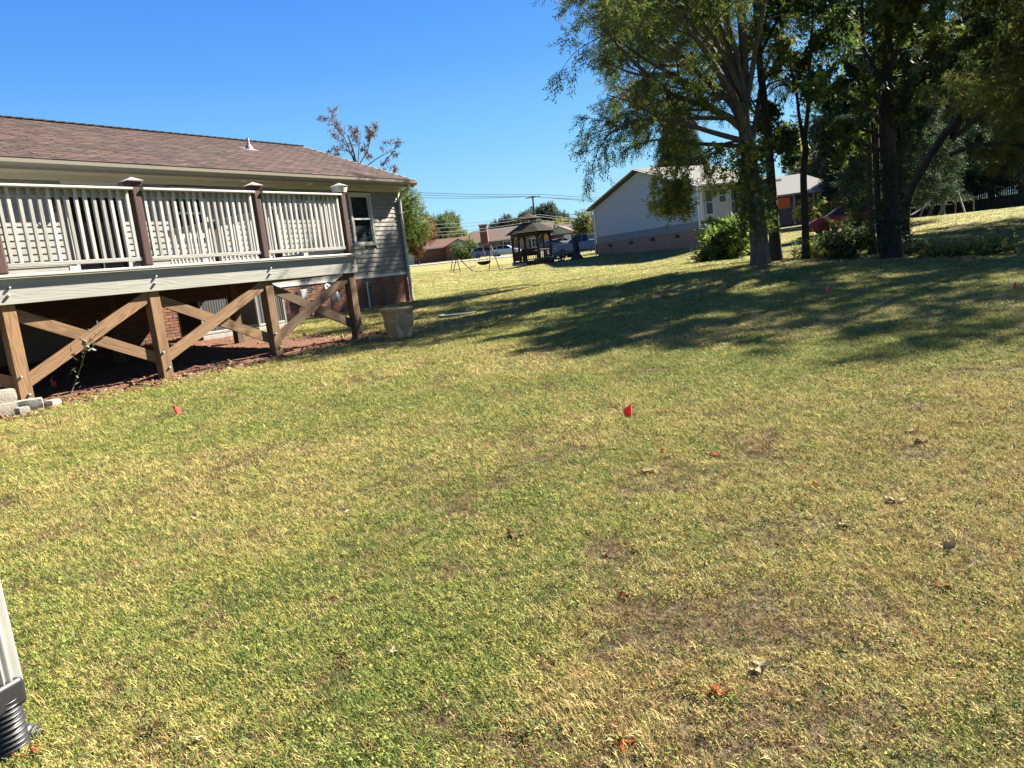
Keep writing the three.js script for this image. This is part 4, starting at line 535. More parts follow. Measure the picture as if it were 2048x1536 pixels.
  for (const x of [-.55, .75]) for (const k of [-1, 1]) part(p, 'leg', bm_([x + .12, 2.3, 0], [x + k * .55 - .15, -.1, k * .8]), ww); for (const x of [.1, .3]) part(p, 'post', bm_([x, 0, -.3], [x, 2.2, -.3]), ww); part(p, 'top_beam', bm_([-1.0, 2.3, 0], [1.4, 2.3, 0], .14), ww); part(p, 'platform', box(1.2, .08, 1.0, .0, 1.0, 0), ww); part(p, 'seat_board', [box(.6, .06, .3, .1, .75, .5), box(1.6, .06, .4, 1.6, 1.05, -.2)], ww); part(p, 'table_leg', [1.0, 2.2].map(x => box(.08, 1.0, .08, x, .5, -.2)), ww);
  const ps = []; for (let i = 0; i < 10; i++) { const f = q => V(-.6 - q * 2.3, 1.15 * (1 - q) ** 1.6 + .1, .1); ps.push(bar(f(i / 10), f((i + 1) / 10), .05, .4)); } part(p, 'slide', ps, mat([.16, .17, .18], .5)); part(p, 'ladder', [...[0, .35].map(z => bm_([-1.0, 0, z], [-.55, 1.2, z], .06)), ...[.3, .6, .9].map(y => bm_([-.9 + y * .3, y, 0], [-.9 + y * .3, y, .35], .05))], ww);
  // fence of upright boards
  const f0 = atG(1740, 66), f1 = atG(2250, 57), fn = thing('board_fence', 'tall dark weathered board fence behind the play set', 'fence', f0), d = f1.clone().sub(f0), Lf = Math.hypot(d.x, d.z), fm = [mat([.075, .065, .058], .95, { map: tWood }), mat([.095, .08, .07], .95, { map: tWood }), mat([.06, .052, .047], .95, { map: tWood })], a = Math.atan2(-d.z, d.x), n = Math.floor(Lf / .145); const fb = [[], [], []];
  for (let i = 0; i < n; i++) { const t = i / n, x = d.x * t, z = d.z * t, y = G(f0.x + x, f0.z + z) - f0.y, h = 1.85 + R(-.03, .03); fb[i % 3].push(box(.132, h, .02, 0, h / 2 + .03, R(-.004, .004)).rotateY(a).translate(x, y, z)); } fb.forEach((b, i) => part(fn, 'fence_boards', b, fm[i]).userData.kind = 'stuff');
  for (let i = 0; i <= n; i += 17) { const t = i / n, x = d.x * t, z = d.z * t, y = G(f0.x + x, f0.z + z) - f0.y; part(fn, 'post', box(.1, 2.0, .1, 0, 1.0, -.08).rotateY(a).translate(x, y, z), fm[0]); } part(fn, 'fence_rail', [.4, 1.0, 1.6].map(y => bar(V(0, y, -.04), d.clone().add(V(0, y, -.04)), .05, .09)), fm[0]);

  // utility pole and lines
  const ub = atG(1076.5, 130), up = thing('utility_pole', 'wooden utility pole with crossarm and transformer above the gazebo', 'pole', ub), tp2 = at(1073, 391, 130); const hh = tp2.y - ub.y;
  part(up, 'pole', sweep([V(0, -.5, 0), V(.02, hh / 2, 0), V(0, hh, 0)], t => .2 - .07 * t, 10), M.barkDark); part(up, 'crossarm', bar(V(-1.2, hh - .25, .2), V(1.25, hh - .2, -.2), .12, .14), M.barkDark); part(up, 'transformer', [new THREE.CylinderGeometry(.26, .26, .85, 14).translate(-.38, hh - 2.2, 0), new THREE.SphereGeometry(.26, 12, 6).scale(1, .4, 1).translate(-.38, hh - 1.78, 0)], mat([.25, .27, .29], .5)); for (const x of [-1.1, -.55, .55, 1.15]) part(up, 'insulator', new THREE.CylinderGeometry(.05, .07, .2, 8).translate(x, hh - .1, -x * .16), M.greyMetal); part(up, 'lamp_arm', [bar(V(-.1, hh - 3.3, 0), V(-.85, hh - 3.2, 0), .05), rbox(.2, .16, .16, -.9, hh - 3.25, 0, .05)], M.darkMetal);
  const wireM = mat([.10, .10, .11], .6), wireL = mat([.42, .42, .44], .5), line = (P, sag, m, rr, lab, grp) => { const pts = []; for (let k = 0; k < P.length - 1; k++) for (let i = 0; i <= 16; i++) { if (k && !i) continue; const t = i / 16, q = P[k].clone().lerp(P[k + 1], t); q.y -= sag * 4 * t * (1 - t); pts.push(q); } solo('power_line', sweep(pts, () => rr, 5, 1, false), m, lab, 'power line', grp); };
  const grp1 = 'power lines from the crossarm', l1 = 'thin dark power line strung from the crossarm of the utility pole across open sky';
  line([at(700, 381, 128), at(1060, 393, 130), at(1440, 402, 130)], .35, wireM, .036, 'middle one of the thin power lines on the pole crossarm', grp1); line([at(700, 388, 128), at(1066, 392.5, 130), at(1440, 408, 130)], .5, wireM, .036, 'lowest of the thin power lines on the pole crossarm', grp1); line([at(700, 376, 129), at(1086, 389, 130), at(1440, 398, 131)], .4, wireM, .036, 'topmost of the thin power lines on the pole crossarm', grp1);
  line([at(1078, 418, 130), at(1215, 410, 95)], 1.1, wireM, .036, 'dark service wire sagging from the utility pole to the white house');
  const grp2 = 'lower telephone cables';
  for (const [a, b, c, q] of [[436, 429, 436, 'topmost'], [447, 433, 441, 'second'], [456, 440, 444, 'third'], [463, 445, 449, 'lowest']]) line([at(700, a + 7, 110), at(1078, b, 116), at(1440, c - 3, 120)], .9, wireL, .036, `${q} pale cable of four crossing the far trees below the transformer`, grp2);
})();

// ================================================================ leaves, trees and shrubs
function sprig(kind) {
  const gs = [], r = mulberry(kind.length * 977 + kind.charCodeAt(0)); const rr = (a, b) => a + (b - a) * r();
  const put = (leaf, y, az, tilt, s) => { const g = leaf.clone(); g.scale(s, s, s); g.rotateY(rr(-.6, .6)); g.rotateX(tilt); g.rotateY(az); g.translate(0, y, 0); gs.push(g); };
  if (kind === 'oak') { const l = leafGeo(.105, .026, .3); for (let i = 0; i < 15; i++) put(l, i / 15 * .36, i * 2.4, rr(.5, 1.25), rr(.75, 1.15)); }
  if (kind === 'maple') { const l = lobedLeaf(.17); for (let i = 0; i < 8; i++) put(l, i / 8 * .36, i * 2.4 + rr(-.4, .4), rr(.9, 2.1), rr(.7, 1.15)); }
  if (kind === 'round') { const l = leafGeo(.10, .062, .2); for (let i = 0; i < 13; i++) put(l, i / 13 * .34, i * 2.4, rr(.4, 1.5), rr(.7, 1.15)); }
  if (kind === 'needle') { const l = leafGeo(.20, .030, .2); for (let i = 0; i < 16; i++) put(l, i / 16 * .42, i * 2.4, rr(.5, 1.1), rr(.7, 1.1)); }
  if (kind === 'big') { const l = leafGeo(.26, .13, .25); for (let i = 0; i < 7; i++) put(l, i / 7 * .3, i * 2.4, rr(.5, 1.3), rr(.7, 1.1)); }
  return merge(gs);
}
const SPR = {}; for (const k of ['oak', 'maple', 'round', 'needle', 'big']) SPR[k] = sprig(k);
const leafM = mat([1, 1, 1], .75, { transmission: .55, thickness: 0, specularIntensity: .25 });
const Y1 = V(0, 1, 0);
function sprigMats(list, s0, s1) { return list.map(([p, d]) => { const q = new THREE.Quaternion().setFromUnitVectors(Y1, d.clone().normalize()); q.multiply(new THREE.Quaternion().setFromAxisAngle(Y1, R(0, 6.28))); const s = R(s0, s1); return new THREE.Matrix4().compose(p, q, V(s, s, s)); }); }
function palette(list, pal) { return list.map(() => { const c = pick(pal), k = R(.75, 1.25); return RGB(c[0] * k, c[1] * k, c[2] * k); }); }
function rdir() { const y = R(-1, 1), a = R(0, 6.283), q = Math.sqrt(1 - y * y); return V(q * Math.cos(a), y, q * Math.sin(a)); }
function tree(name, label, base, o) {           // o: limbs (paths in world space, first is the trunk), r0, levels, ...
  rnd = mulberry(o.seed); const t = thing(name, label, o.cat ?? 'tree', base, 0, o.group), tubes = [], sp = [], L = o.levels ?? 2;
  const rel = p => p.clone().sub(base);
  const grow = (p, d, len, r, lvl) => {
    const n = 5, pts = [p.clone()]; let q = p.clone(), dd = d.clone(); const droop = o.droop?.[lvl] ?? 0;
    for (let i = 0; i < n; i++) { dd.add(rdir().multiplyScalar(o.wob ?? .22)); dd.y += droop; dd.normalize(); q = q.clone().add(dd.clone().multiplyScalar(len / n)); pts.push(q); }
    if (r > .004) tubes.push(sweep(pts, u => r * (1 - u * .75), lvl === 0 ? 7 : lvl === 1 ? 5 : 3, 1, false));
    spawn(pts, len, r, lvl);
  };
  const spawn = (pts, len, r, lvl) => {
    const n = pts.length - 1, tanAt = u => { const i = Math.min(n - 1, Math.floor(u * n)); return [pts[i].clone().lerp(pts[i + 1], u * n - i), pts[i + 1].clone().sub(pts[i]).normalize()]; };
    if (lvl < L) { const k = Math.round((o.kids?.[lvl] ?? 6) * (lvl === 0 ? Math.max(.5, len / 5) : 1)); for (let i = 0; i < k; i++) { const u = Math.min(.99, (o.bare?.[lvl] ?? .25) + (1 - (o.bare?.[lvl] ?? .25)) * (i + R(0, 1)) / k), [p, d] = tanAt(u); const side = rdir(); side.sub(d.clone().multiplyScalar(side.dot(d))).normalize(); const a = R(.5, 1.1) * (o.spread ?? 1); const nd = d.clone().multiplyScalar(Math.cos(a)).add(side.multiplyScalar(Math.sin(a))); if (o.up) nd.y += o.up; grow(p, nd.normalize(), Math.min(len * (o.lr ?? .5), o.maxLen?.[lvl] ?? 3) * R(.6, 1.15) * (1 - u * .35), r * (1 - u * .6) * .5, lvl + 1); } }
    if (lvl >= (o.leafFrom ?? L)) { const k = Math.round((o.perTwig ?? 7) * R(.6, 1.3)); for (let i = 0; i < k; i++) { const [p, d] = tanAt(R(.1, .999)); const dir = d.clone().add(rdir().multiplyScalar(.9)); dir.y += o.leafDroop ?? -.2; sp.push([p, dir]); } const [p, d] = tanAt(.999); sp.push([p, d]); }
  };
  const trunkTubes = []; (o.limbs ?? []).forEach((lm, i) => { const pts = spline(lm.p.map(rel), Math.max(10, lm.p.length * 5)); const r0 = lm.r, r1 = lm.r1 ?? lm.r * .25; trunkTubes.push(sweep(pts, u => i === 0 && lm.flare !== 0 ? a => (r0 + (r1 - r0) * u) * (1 + (lm.flare ?? .7) * Math.exp(-u * 16) * (1 + .35 * Math.sin(a * 5))) : r0 + (r1 - r0) * u, i === 0 ? 16 : 8, i === 0 ? 3 : 1, false)); let len = 0; for (let k = 1; k < pts.length; k++) len += pts[k].distanceTo(pts[k - 1]); if (lm.kids !== 0) { const ob = o.bare; if (lm.bare !== undefined) o.bare = [lm.bare, ...(ob ?? []).slice(1)]; spawn(pts, len * (lm.k ?? 1), r0 * .8, 0); o.bare = ob; } });
  part(t, 'trunk', [...trunkTubes, ...tubes], o.barkM ?? M.bark);
  const list = o.clip ? sp.filter(([p]) => o.clip(p)) : sp;
  instanced(t, 'crown', SPR[o.leaf], leafM, sprigMats(list, ...(o.size ?? [.8, 1.3])), palette(list, o.pal));
  if (o.extra) o.extra(t, rel);
  return t;
}
const GREEN = [[.085, .135, .028], [.115, .165, .032], [.06, .10, .024], [.18, .205, .038]], YELLOW = [[.30, .29, .04], [.22, .25, .04], [.34, .27, .04], [.12, .17, .03]], RUST = [[.17, .07, .03], [.22, .10, .035], [.12, .06, .03], [.26, .15, .06]], DARKG = [[.022, .045, .018], [.03, .058, .022], [.018, .036, .016], [.04, .07, .024]], OLIVE = [[.17, .16, .05], [.13, .135, .04], [.22, .16, .055], [.09, .115, .034]];
function ivy(t, name, p0, p1, r, n, pal, size = [.5, .9]) { const mats = [], cols = []; const d = p1.clone().sub(p0), l = []; for (let i = 0; i < n; i++) { const u = R(0, 1), a = R(0, 6.283), q = r * (1.05 + .5 * rnd() * rnd()) * (1 - u * .3); const dir = V(Math.cos(a), R(-.7, .3), Math.sin(a)); l.push([p0.clone().add(d.clone().multiplyScalar(u)).add(V(Math.cos(a) * q, 0, Math.sin(a) * q)), dir]); } instanced(t, name, SPR.round, leafM, sprigMats(l, ...size), palette(l, pal)); }
const W = (px, py, z) => at(px, py, z);
(() => {
  // the big shade tree with ivy: limbs follow the photograph, at varied depths
  const b = drop(1524, 531), z = -b.z;
  const P = (list, dz = 0) => list.map(([x, y], i) => W(x, y, z + dz * i / (list.length - 1) * 3));
  tree('shade_tree', 'broad shade tree with ivy covered trunk whose limbs reach left over the lawn', b, { seed: 11, leaf: 'oak', pal: [...GREEN, ...GREEN, [.10, .12, .03], [.18, .17, .03]], levels: 2, kids: [11, 7], bare: [.22, .12], lr: .38, maxLen: [2.3, .95], spread: 1.0, droop: [0, -.07, -.16], leafFrom: 1, perTwig: 3.5, leafDroop: -.45, size: [.62, 1.02], barkM: M.barkGrey,
    limbs: [{ p: [b.clone().add(V(0, -.3, 0)), ...P([[1518, 480], [1512, 420], [1503, 350], [1497, 300], [1490, 262]])], r: .215, r1: .15, flare: .8, kids: 0 },
      { p: P([[1490, 262], [1459, 236], [1421, 216], [1392, 186], [1365, 162], [1343, 148], [1290, 118], [1250, 90]], -.5), r: .10 }, { p: P([[1488, 255], [1464, 209], [1426, 173], [1383, 133], [1312, 60], [1270, 15]], .5), r: .10 },
      { p: P([[1492, 270], [1470, 200], [1440, 150], [1403, 90], [1360, 35], [1330, -40]], -.9), r: .11 }, { p: P([[1494, 275], [1490, 210], [1486, 120], [1478, 40], [1460, -120]], .2), r: .11, bare: .2 }, { p: P([[1487, 245], [1464, 165], [1426, 100], [1380, 45], [1350, -30], [1330, -100]], .8), r: .09 },
      { p: P([[1484, 281], [1426, 265], [1358, 245], [1300, 238], [1256, 246], [1215, 270]], -.7), r: .07 }, { p: P([[1484, 292], [1403, 288], [1350, 286], [1310, 280], [1265, 296]], .4), r: .055 }, { p: P([[1459, 236], [1400, 236], [1330, 238], [1265, 205], [1215, 190]], .9), r: .06 }, { p: P([[1392, 186], [1330, 150], [1280, 150], [1235, 135], [1205, 120]], 1.0), r: .06 }, { p: P([[1421, 216], [1340, 185], [1285, 140], [1235, 90], [1215, 60]], -1.2), r: .07 },
      { p: P([[1500, 300], [1512, 240], [1525, 160], [1560, 60], [1590, -60]], .9), r: .08 }, { p: P([[1495, 285], [1480, 200], [1440, 60], [1400, -150]], 1.3), r: .09 }, { p: P([[1484, 281], [1440, 290], [1380, 330], [1350, 385]], .1), r: .03 }, { p: P([[1383, 133], [1310, 90], [1255, 50], [1225, 10]], .1), r: .06 }, ...[[4.8, 6.2, -16], [4.2, 6.9, -16.4], [5.8, 8.2, -16.4], [3.9, 5.9, -16.2], [6.6, 7, -15.6]].map(([x, h, zz]) => { const e = V(x, b.y + h, zz); return { p: [W(1494, 200, z), W(1494, 200, z).lerp(e, .5).add(V(0, .5, 0)), e], r: .07, bare: .3 }; })],
    extra: (t, rel) => { ivy(t, 'ivy', rel(W(1516, 460, z)), rel(W(1497, 280, z)), .25, 620, [[.15, .21, .04], [.08, .13, .03], [.25, .27, .045], [.06, .1, .024]], [.4, .75]);
      const l = []; for (let i = 0; i < 520; i++) { const u = rnd(), c = rel(pick([W(1340 + R(-35, 35), 345 + 75 * u * u + R(-25, 25), z - .5 + R(-.5, .5)), W(1460 + R(-50, 55), 330 + R(-45, 55), z + R(-.6, .6)), W(1355 + R(-28, 28), 395 + R(-35, 30), z - .5 + R(-.3, .3))])); l.push([c, rdir().add(V(0, -.8, 0))]); } instanced(t, 'yellow_foliage', SPR.round, leafM, sprigMats(l, .55, .95), palette(l, YELLOW)); } });
  const b2 = drop(1552, 524), z2 = -b2.z; const P2 = (l, dz = 0) => l.map(([x, y], i) => W(x, y, z2 + dz * i / (l.length - 1) * 3));
  tree('dark_trunk_tree', 'tall dark straight trunk standing just right of the ivy trunk', b2, { seed: 12, leaf: 'round', pal: [...YELLOW, ...GREEN, ...GREEN], levels: 2, kids: [5, 5], bare: [.5, .2], lr: .35, maxLen: [1.8, .8], leafFrom: 1, perTwig: 7, size: [.7, 1.1], barkM: M.barkDark, limbs: [{ p: [b2.clone().add(V(0, -.3, 0)), ...P2([[1548, 440], [1543, 370], [1538, 300], [1528, 200], [1518, 110], [1512, 0], [1505, -180]])], r: .125, r1: .06, flare: .8, bare: .55 }, { p: P2([[1518, 110], [1545, 60], [1570, 10], [1600, -60]]), r: .05 }, { p: P2([[1543, 330], [1560, 300], [1572, 262]]), r: .02 }] });
  const b3 = drop(1612, 521), z3 = -b3.z; const P3 = (l, dz = 0) => l.map(([x, y], i) => W(x, y, z3 + dz * i / (l.length - 1) * 3));
  tree('slender_maple', 'slender forked young tree with broad dark leaves between the ivy trunk and the shrub', b3, { seed: 13, leaf: 'maple', pal: [...DARKG, ...GREEN], levels: 2, kids: [7, 5], bare: [.5, .25], lr: .4, maxLen: [1.7, .8], leafFrom: 1, perTwig: 3.6, leafDroop: -.5, droop: [0, -.02, -.08], size: [.8, 1.2], barkM: M.barkDark, limbs: [{ p: [b3.clone().add(V(0, -.3, 0)), ...P3([[1610, 430], [1607, 350], [1611, 295], [1606, 270]])], r: .09, r1: .065, flare: .5, kids: 0 }, { p: P3([[1606, 275], [1598, 230], [1592, 180], [1570, 90], [1560, 0], [1550, -120]], .4), r: .05, bare: .35 }, { p: P3([[1609, 275], [1617, 210], [1619, 130], [1625, 40], [1630, -140]], -.3), r: .06, bare: .3 }, { p: P3([[1611, 290], [1600, 340], [1580, 300], [1556, 270]], .2), r: .02 }, { p: P3([[1618, 165], [1660, 110], [1710, 60], [1750, 10]], .6), r: .04 }, { p: P3([[1592, 180], [1560, 170], [1530, 200], [1515, 260]], .5), r: .03 }] });
  const b4 = drop(1782, 518), z4 = -b4.z; const P4 = (l, dz = 0) => l.map(([x, y], i) => W(x, y, z4 + dz * i / (l.length - 1) * 3));
  tree('ivy_trunk_tree', 'thick dark ivy clad trunk right of the leafy shrub', b4, { seed: 14, leaf: 'maple', pal: [...DARKG, ...GREEN, ...GREEN], levels: 2, kids: [7, 5], bare: [.3, .2], lr: .42, maxLen: [2.2, .9], leafFrom: 1, perTwig: 2.7, leafDroop: -.4, droop: [0, -.03, -.08], size: [.8, 1.2], barkM: M.barkDark, limbs: [{ p: [b4.clone().add(V(0, -.3, 0)), ...P4([[1784, 450], [1782, 380], [1778, 300], [1772, 200], [1780, 80], [1786, -100]])], r: .2, r1: .09, flare: .5, bare: .45 }, { p: P4([[1774, 260], [1740, 222], [1700, 195], [1655, 175], [1630, 178]], -.3), r: .06 }, { p: P4([[1774, 230], [1820, 170], [1880, 110], [1950, 70]], -.4), r: .08 }, { p: P4([[1776, 280], [1730, 260], [1690, 250], [1660, 280]], .5), r: .05 }, { p: P4([[1776, 320], [1820, 318], [1870, 312]], .3), r: .025, kids: 0 }, { p: P4([[1772, 190], [1740, 120], [1700, 40], [1680, -60]], .7), r: .06 }, { p: P4([[1776, 150], [1810, 60], [1840, -40]], -.8), r: .07 }, ...[[10.4, -14.6, 8.4], [11.8, -15.6, 9], [10, -16, 7.4], [12.8, -14.6, 9.6], [9.4, -15.2, 6.9], [13.5, -16.5, 9.5], [11, -17.4, 8.6], [7.6, -13.7, 6.5], [8.6, -14.4, 6.9], [13.8, -18.8, 6.4]].map(([x, zz, h]) => ({ p: [W(1780, 80, z4), V((x + 8.9) / 2, b4.y + h * .82, (zz - 17.5) / 2), V(x, b4.y + h, zz)], r: .09, bare: .3 }))], extra: (t, rel) => ivy(t, 'ivy', rel(W(1782, 500, z4)), rel(W(1778, 300, z4)), .26, 420, DARKG, [.35, .6]) });
  const b5 = drop(1746, 512), z5 = -b5.z; const P5 = (l) => l.map(([x, y]) => W(x, y, z5));
  tree('thin_trunk_tree', 'thin grey trunk close to the left of the thick ivy clad trunk', b5, { seed: 15, leaf: 'round', pal: GREEN, levels: 2, kids: [5, 4], bare: [.55, .2], lr: .35, maxLen: [1.4, .7], leafFrom: 1, perTwig: 6, size: [.7, 1.1], barkM: M.bark, limbs: [{ p: [b5.clone().add(V(0, -.3, 0)), ...P5([[1742, 440], [1740, 380], [1738, 300], [1732, 200], [1726, 80], [1722, -60]])], r: .10, r1: .04, flare: .4 }] });
  const b6 = drop(1764, 506), z6 = -b6.z; tree('thin_trunk_tree', 'thin trunk half hidden between the grey trunk and the ivy clad trunk', b6, { seed: 16, leaf: 'round', pal: GREEN, levels: 2, kids: [4, 4], bare: [.6, .2], lr: .35, maxLen: [1.4, .7], leafFrom: 1, perTwig: 6, size: [.7, 1.1], barkM: M.barkDark, limbs: [{ p: [b6.clone().add(V(0, -.3, 0)), ...[[1758, 430], [1756, 370], [1752, 250], [1748, 100], [1752, -60]].map(([x, y]) => W(x, y, z6))], r: .085, r1: .04, flare: .4 }] });
  // trees to the right, one fanning up over the lawn
  const b7 = atG(1808, 31), z7 = 31, P7 = (l, dz = 0) => l.map(([x, y], i) => W(x, y, z7 + dz * i / (l.length - 1) * 3));
  tree('fan_tree', 'large tree with fanning limbs and small olive leaves at the upper right', b7, { seed: 17, leaf: 'oak', pal: [...OLIVE, ...GREEN, [.14, .12, .05]], levels: 2, kids: [11, 7], bare: [.2, .12], lr: .4, maxLen: [3.0, 1.3], leafFrom: 1, perTwig: 5.5, leafDroop: -.3, droop: [0, -.03, -.1], size: [1.0, 1.6], barkM: M.barkDark, limbs: [{ p: [b7.clone().add(V(0, -.3, 0)), ...P7([[1815, 400], [1850, 330], [1895, 260]])], r: .2, r1: .15, kids: 0 }, { p: P7([[1905, 265], [1930, 190], [1980, 110], [2040, 40], [2100, -40]]), r: .14 }, { p: P7([[1903, 280], [1950, 240], [2010, 210], [2090, 190]], -.6), r: .11 }, { p: P7([[1904, 270], [1910, 180], [1935, 90], [1965, -40]], .4), r: .13 }, { p: P7([[1900, 310], [1960, 290], [2030, 290], [2110, 310]], -.9), r: .09 }, { p: P7([[1903, 275], [1960, 170], [2040, 120], [2140, 90]], .7), r: .1 }] });
  const b8 = onG(13.2, -13.2); const Q = (x, y, zz) => V(b8.x + x, b8.y + y, b8.z + zz);
  const off = (n, lab, x, zz, hgt, seed, rad) => { const b = onG(x, zz), q = (a, y, c) => V(b.x + a, b.y + y, b.z + c); tree(n, lab, b, { seed, leaf: 'oak', pal: [...GREEN, ...OLIVE], levels: 2, kids: [10, 7], bare: [.2, .12], lr: .42, maxLen: [2.8, 1.2], leafFrom: 1, perTwig: 5.5, leafDroop: -.3, droop: [0, -.03, -.08], size: [1.0, 1.5], barkM: M.bark, limbs: [{ p: [q(0, -.3, 0), q(.1, hgt * .2, 0), q(0, hgt * .45, .1), q(.1, hgt * .95, 0)], r: .28, r1: .06, bare: .4 }, ...Array.from({ length: 7 }, (_, i) => { const a = i / 7 * 6.28 + .4, y0 = hgt * (.32 + .05 * (i % 4)); return { p: [q(0, y0, 0), q(Math.cos(a) * rad * .4, y0 + hgt * .14, Math.sin(a) * rad * .4), q(Math.cos(a) * rad, y0 + hgt * .24, Math.sin(a) * rad)], r: .1 }; })] }); };
  off('yard_tree', 'leafy tree at the right edge in front of the board fence', 17.5, -19.5, 10.5, 18, 4.2);
  off('yard_tree', 'leafy tree in the upper right corner nearer than the fence', 19.2, -23.5, 10.5, 27, 4.6);
  off('yard_tree', 'shade tree outside the right edge beyond the play set lawn', 23, -27.5, 11, 28, 4.8);
  off('yard_tree', 'leafy shade tree above the far right lawn by the fence', 21, -25.5, 9.5, 30, 4.2);
  off('yard_tree', 'shade tree farther outside the right edge', 28, -33, 12, 29, 5);
  off('yard_tree', 'tall leafy tree just outside the right edge of the view', 16.4, -13, 11, 19, 4.4);
  off('yard_tree', 'leafy tree outside the right edge overhanging the ivy clad trunk', 14.3, -16.2, 11.5, 35, 4.2);
  const b9 = onG(8.6, -25.2), q9 = (x, y, zz) => V(x, b9.y + y, zz);
  tree('tall_tree', 'tall bare stemmed tree close behind the ivy trunk with its crown high above', b9, { seed: 24, leaf: 'oak', pal: [...GREEN, ...OLIVE], levels: 2, kids: [9, 7], bare: [.3, .15], lr: .4, maxLen: [2.4, 1.1], leafFrom: 1, perTwig: 4.5, leafDroop: -.3, size: [.9, 1.4], barkM: M.barkDark, limbs: [{ p: [q9(8.6, -.3, -25.2), q9(8.5, 4, -25.2), q9(8.2, 7, -25.2), q9(8, 10, -25)], r: .2, r1: .06, bare: .7 }, ...[[4.2, 9.2, -25.4], [4.6, 8.6, -23.6], [6, 9.8, -25.4], [4.2, 9.8, -24.6], [7, 9.2, -23.4], [5, 8.8, -26.8], [4.4, 8.4, -26.6], [4.5, 7.4, -25.8], [5.2, 9.6, -27.4], [4.5, 6.3, -26.6]].map(([x, y, zz]) => ({ p: [q9(8.3, 6.8, -25.2), q9((x + 8.3) / 2, y * .87, (zz - 25.2) / 2), q9(x, y, zz)], r: .09, bare: .35 }))] });
})();
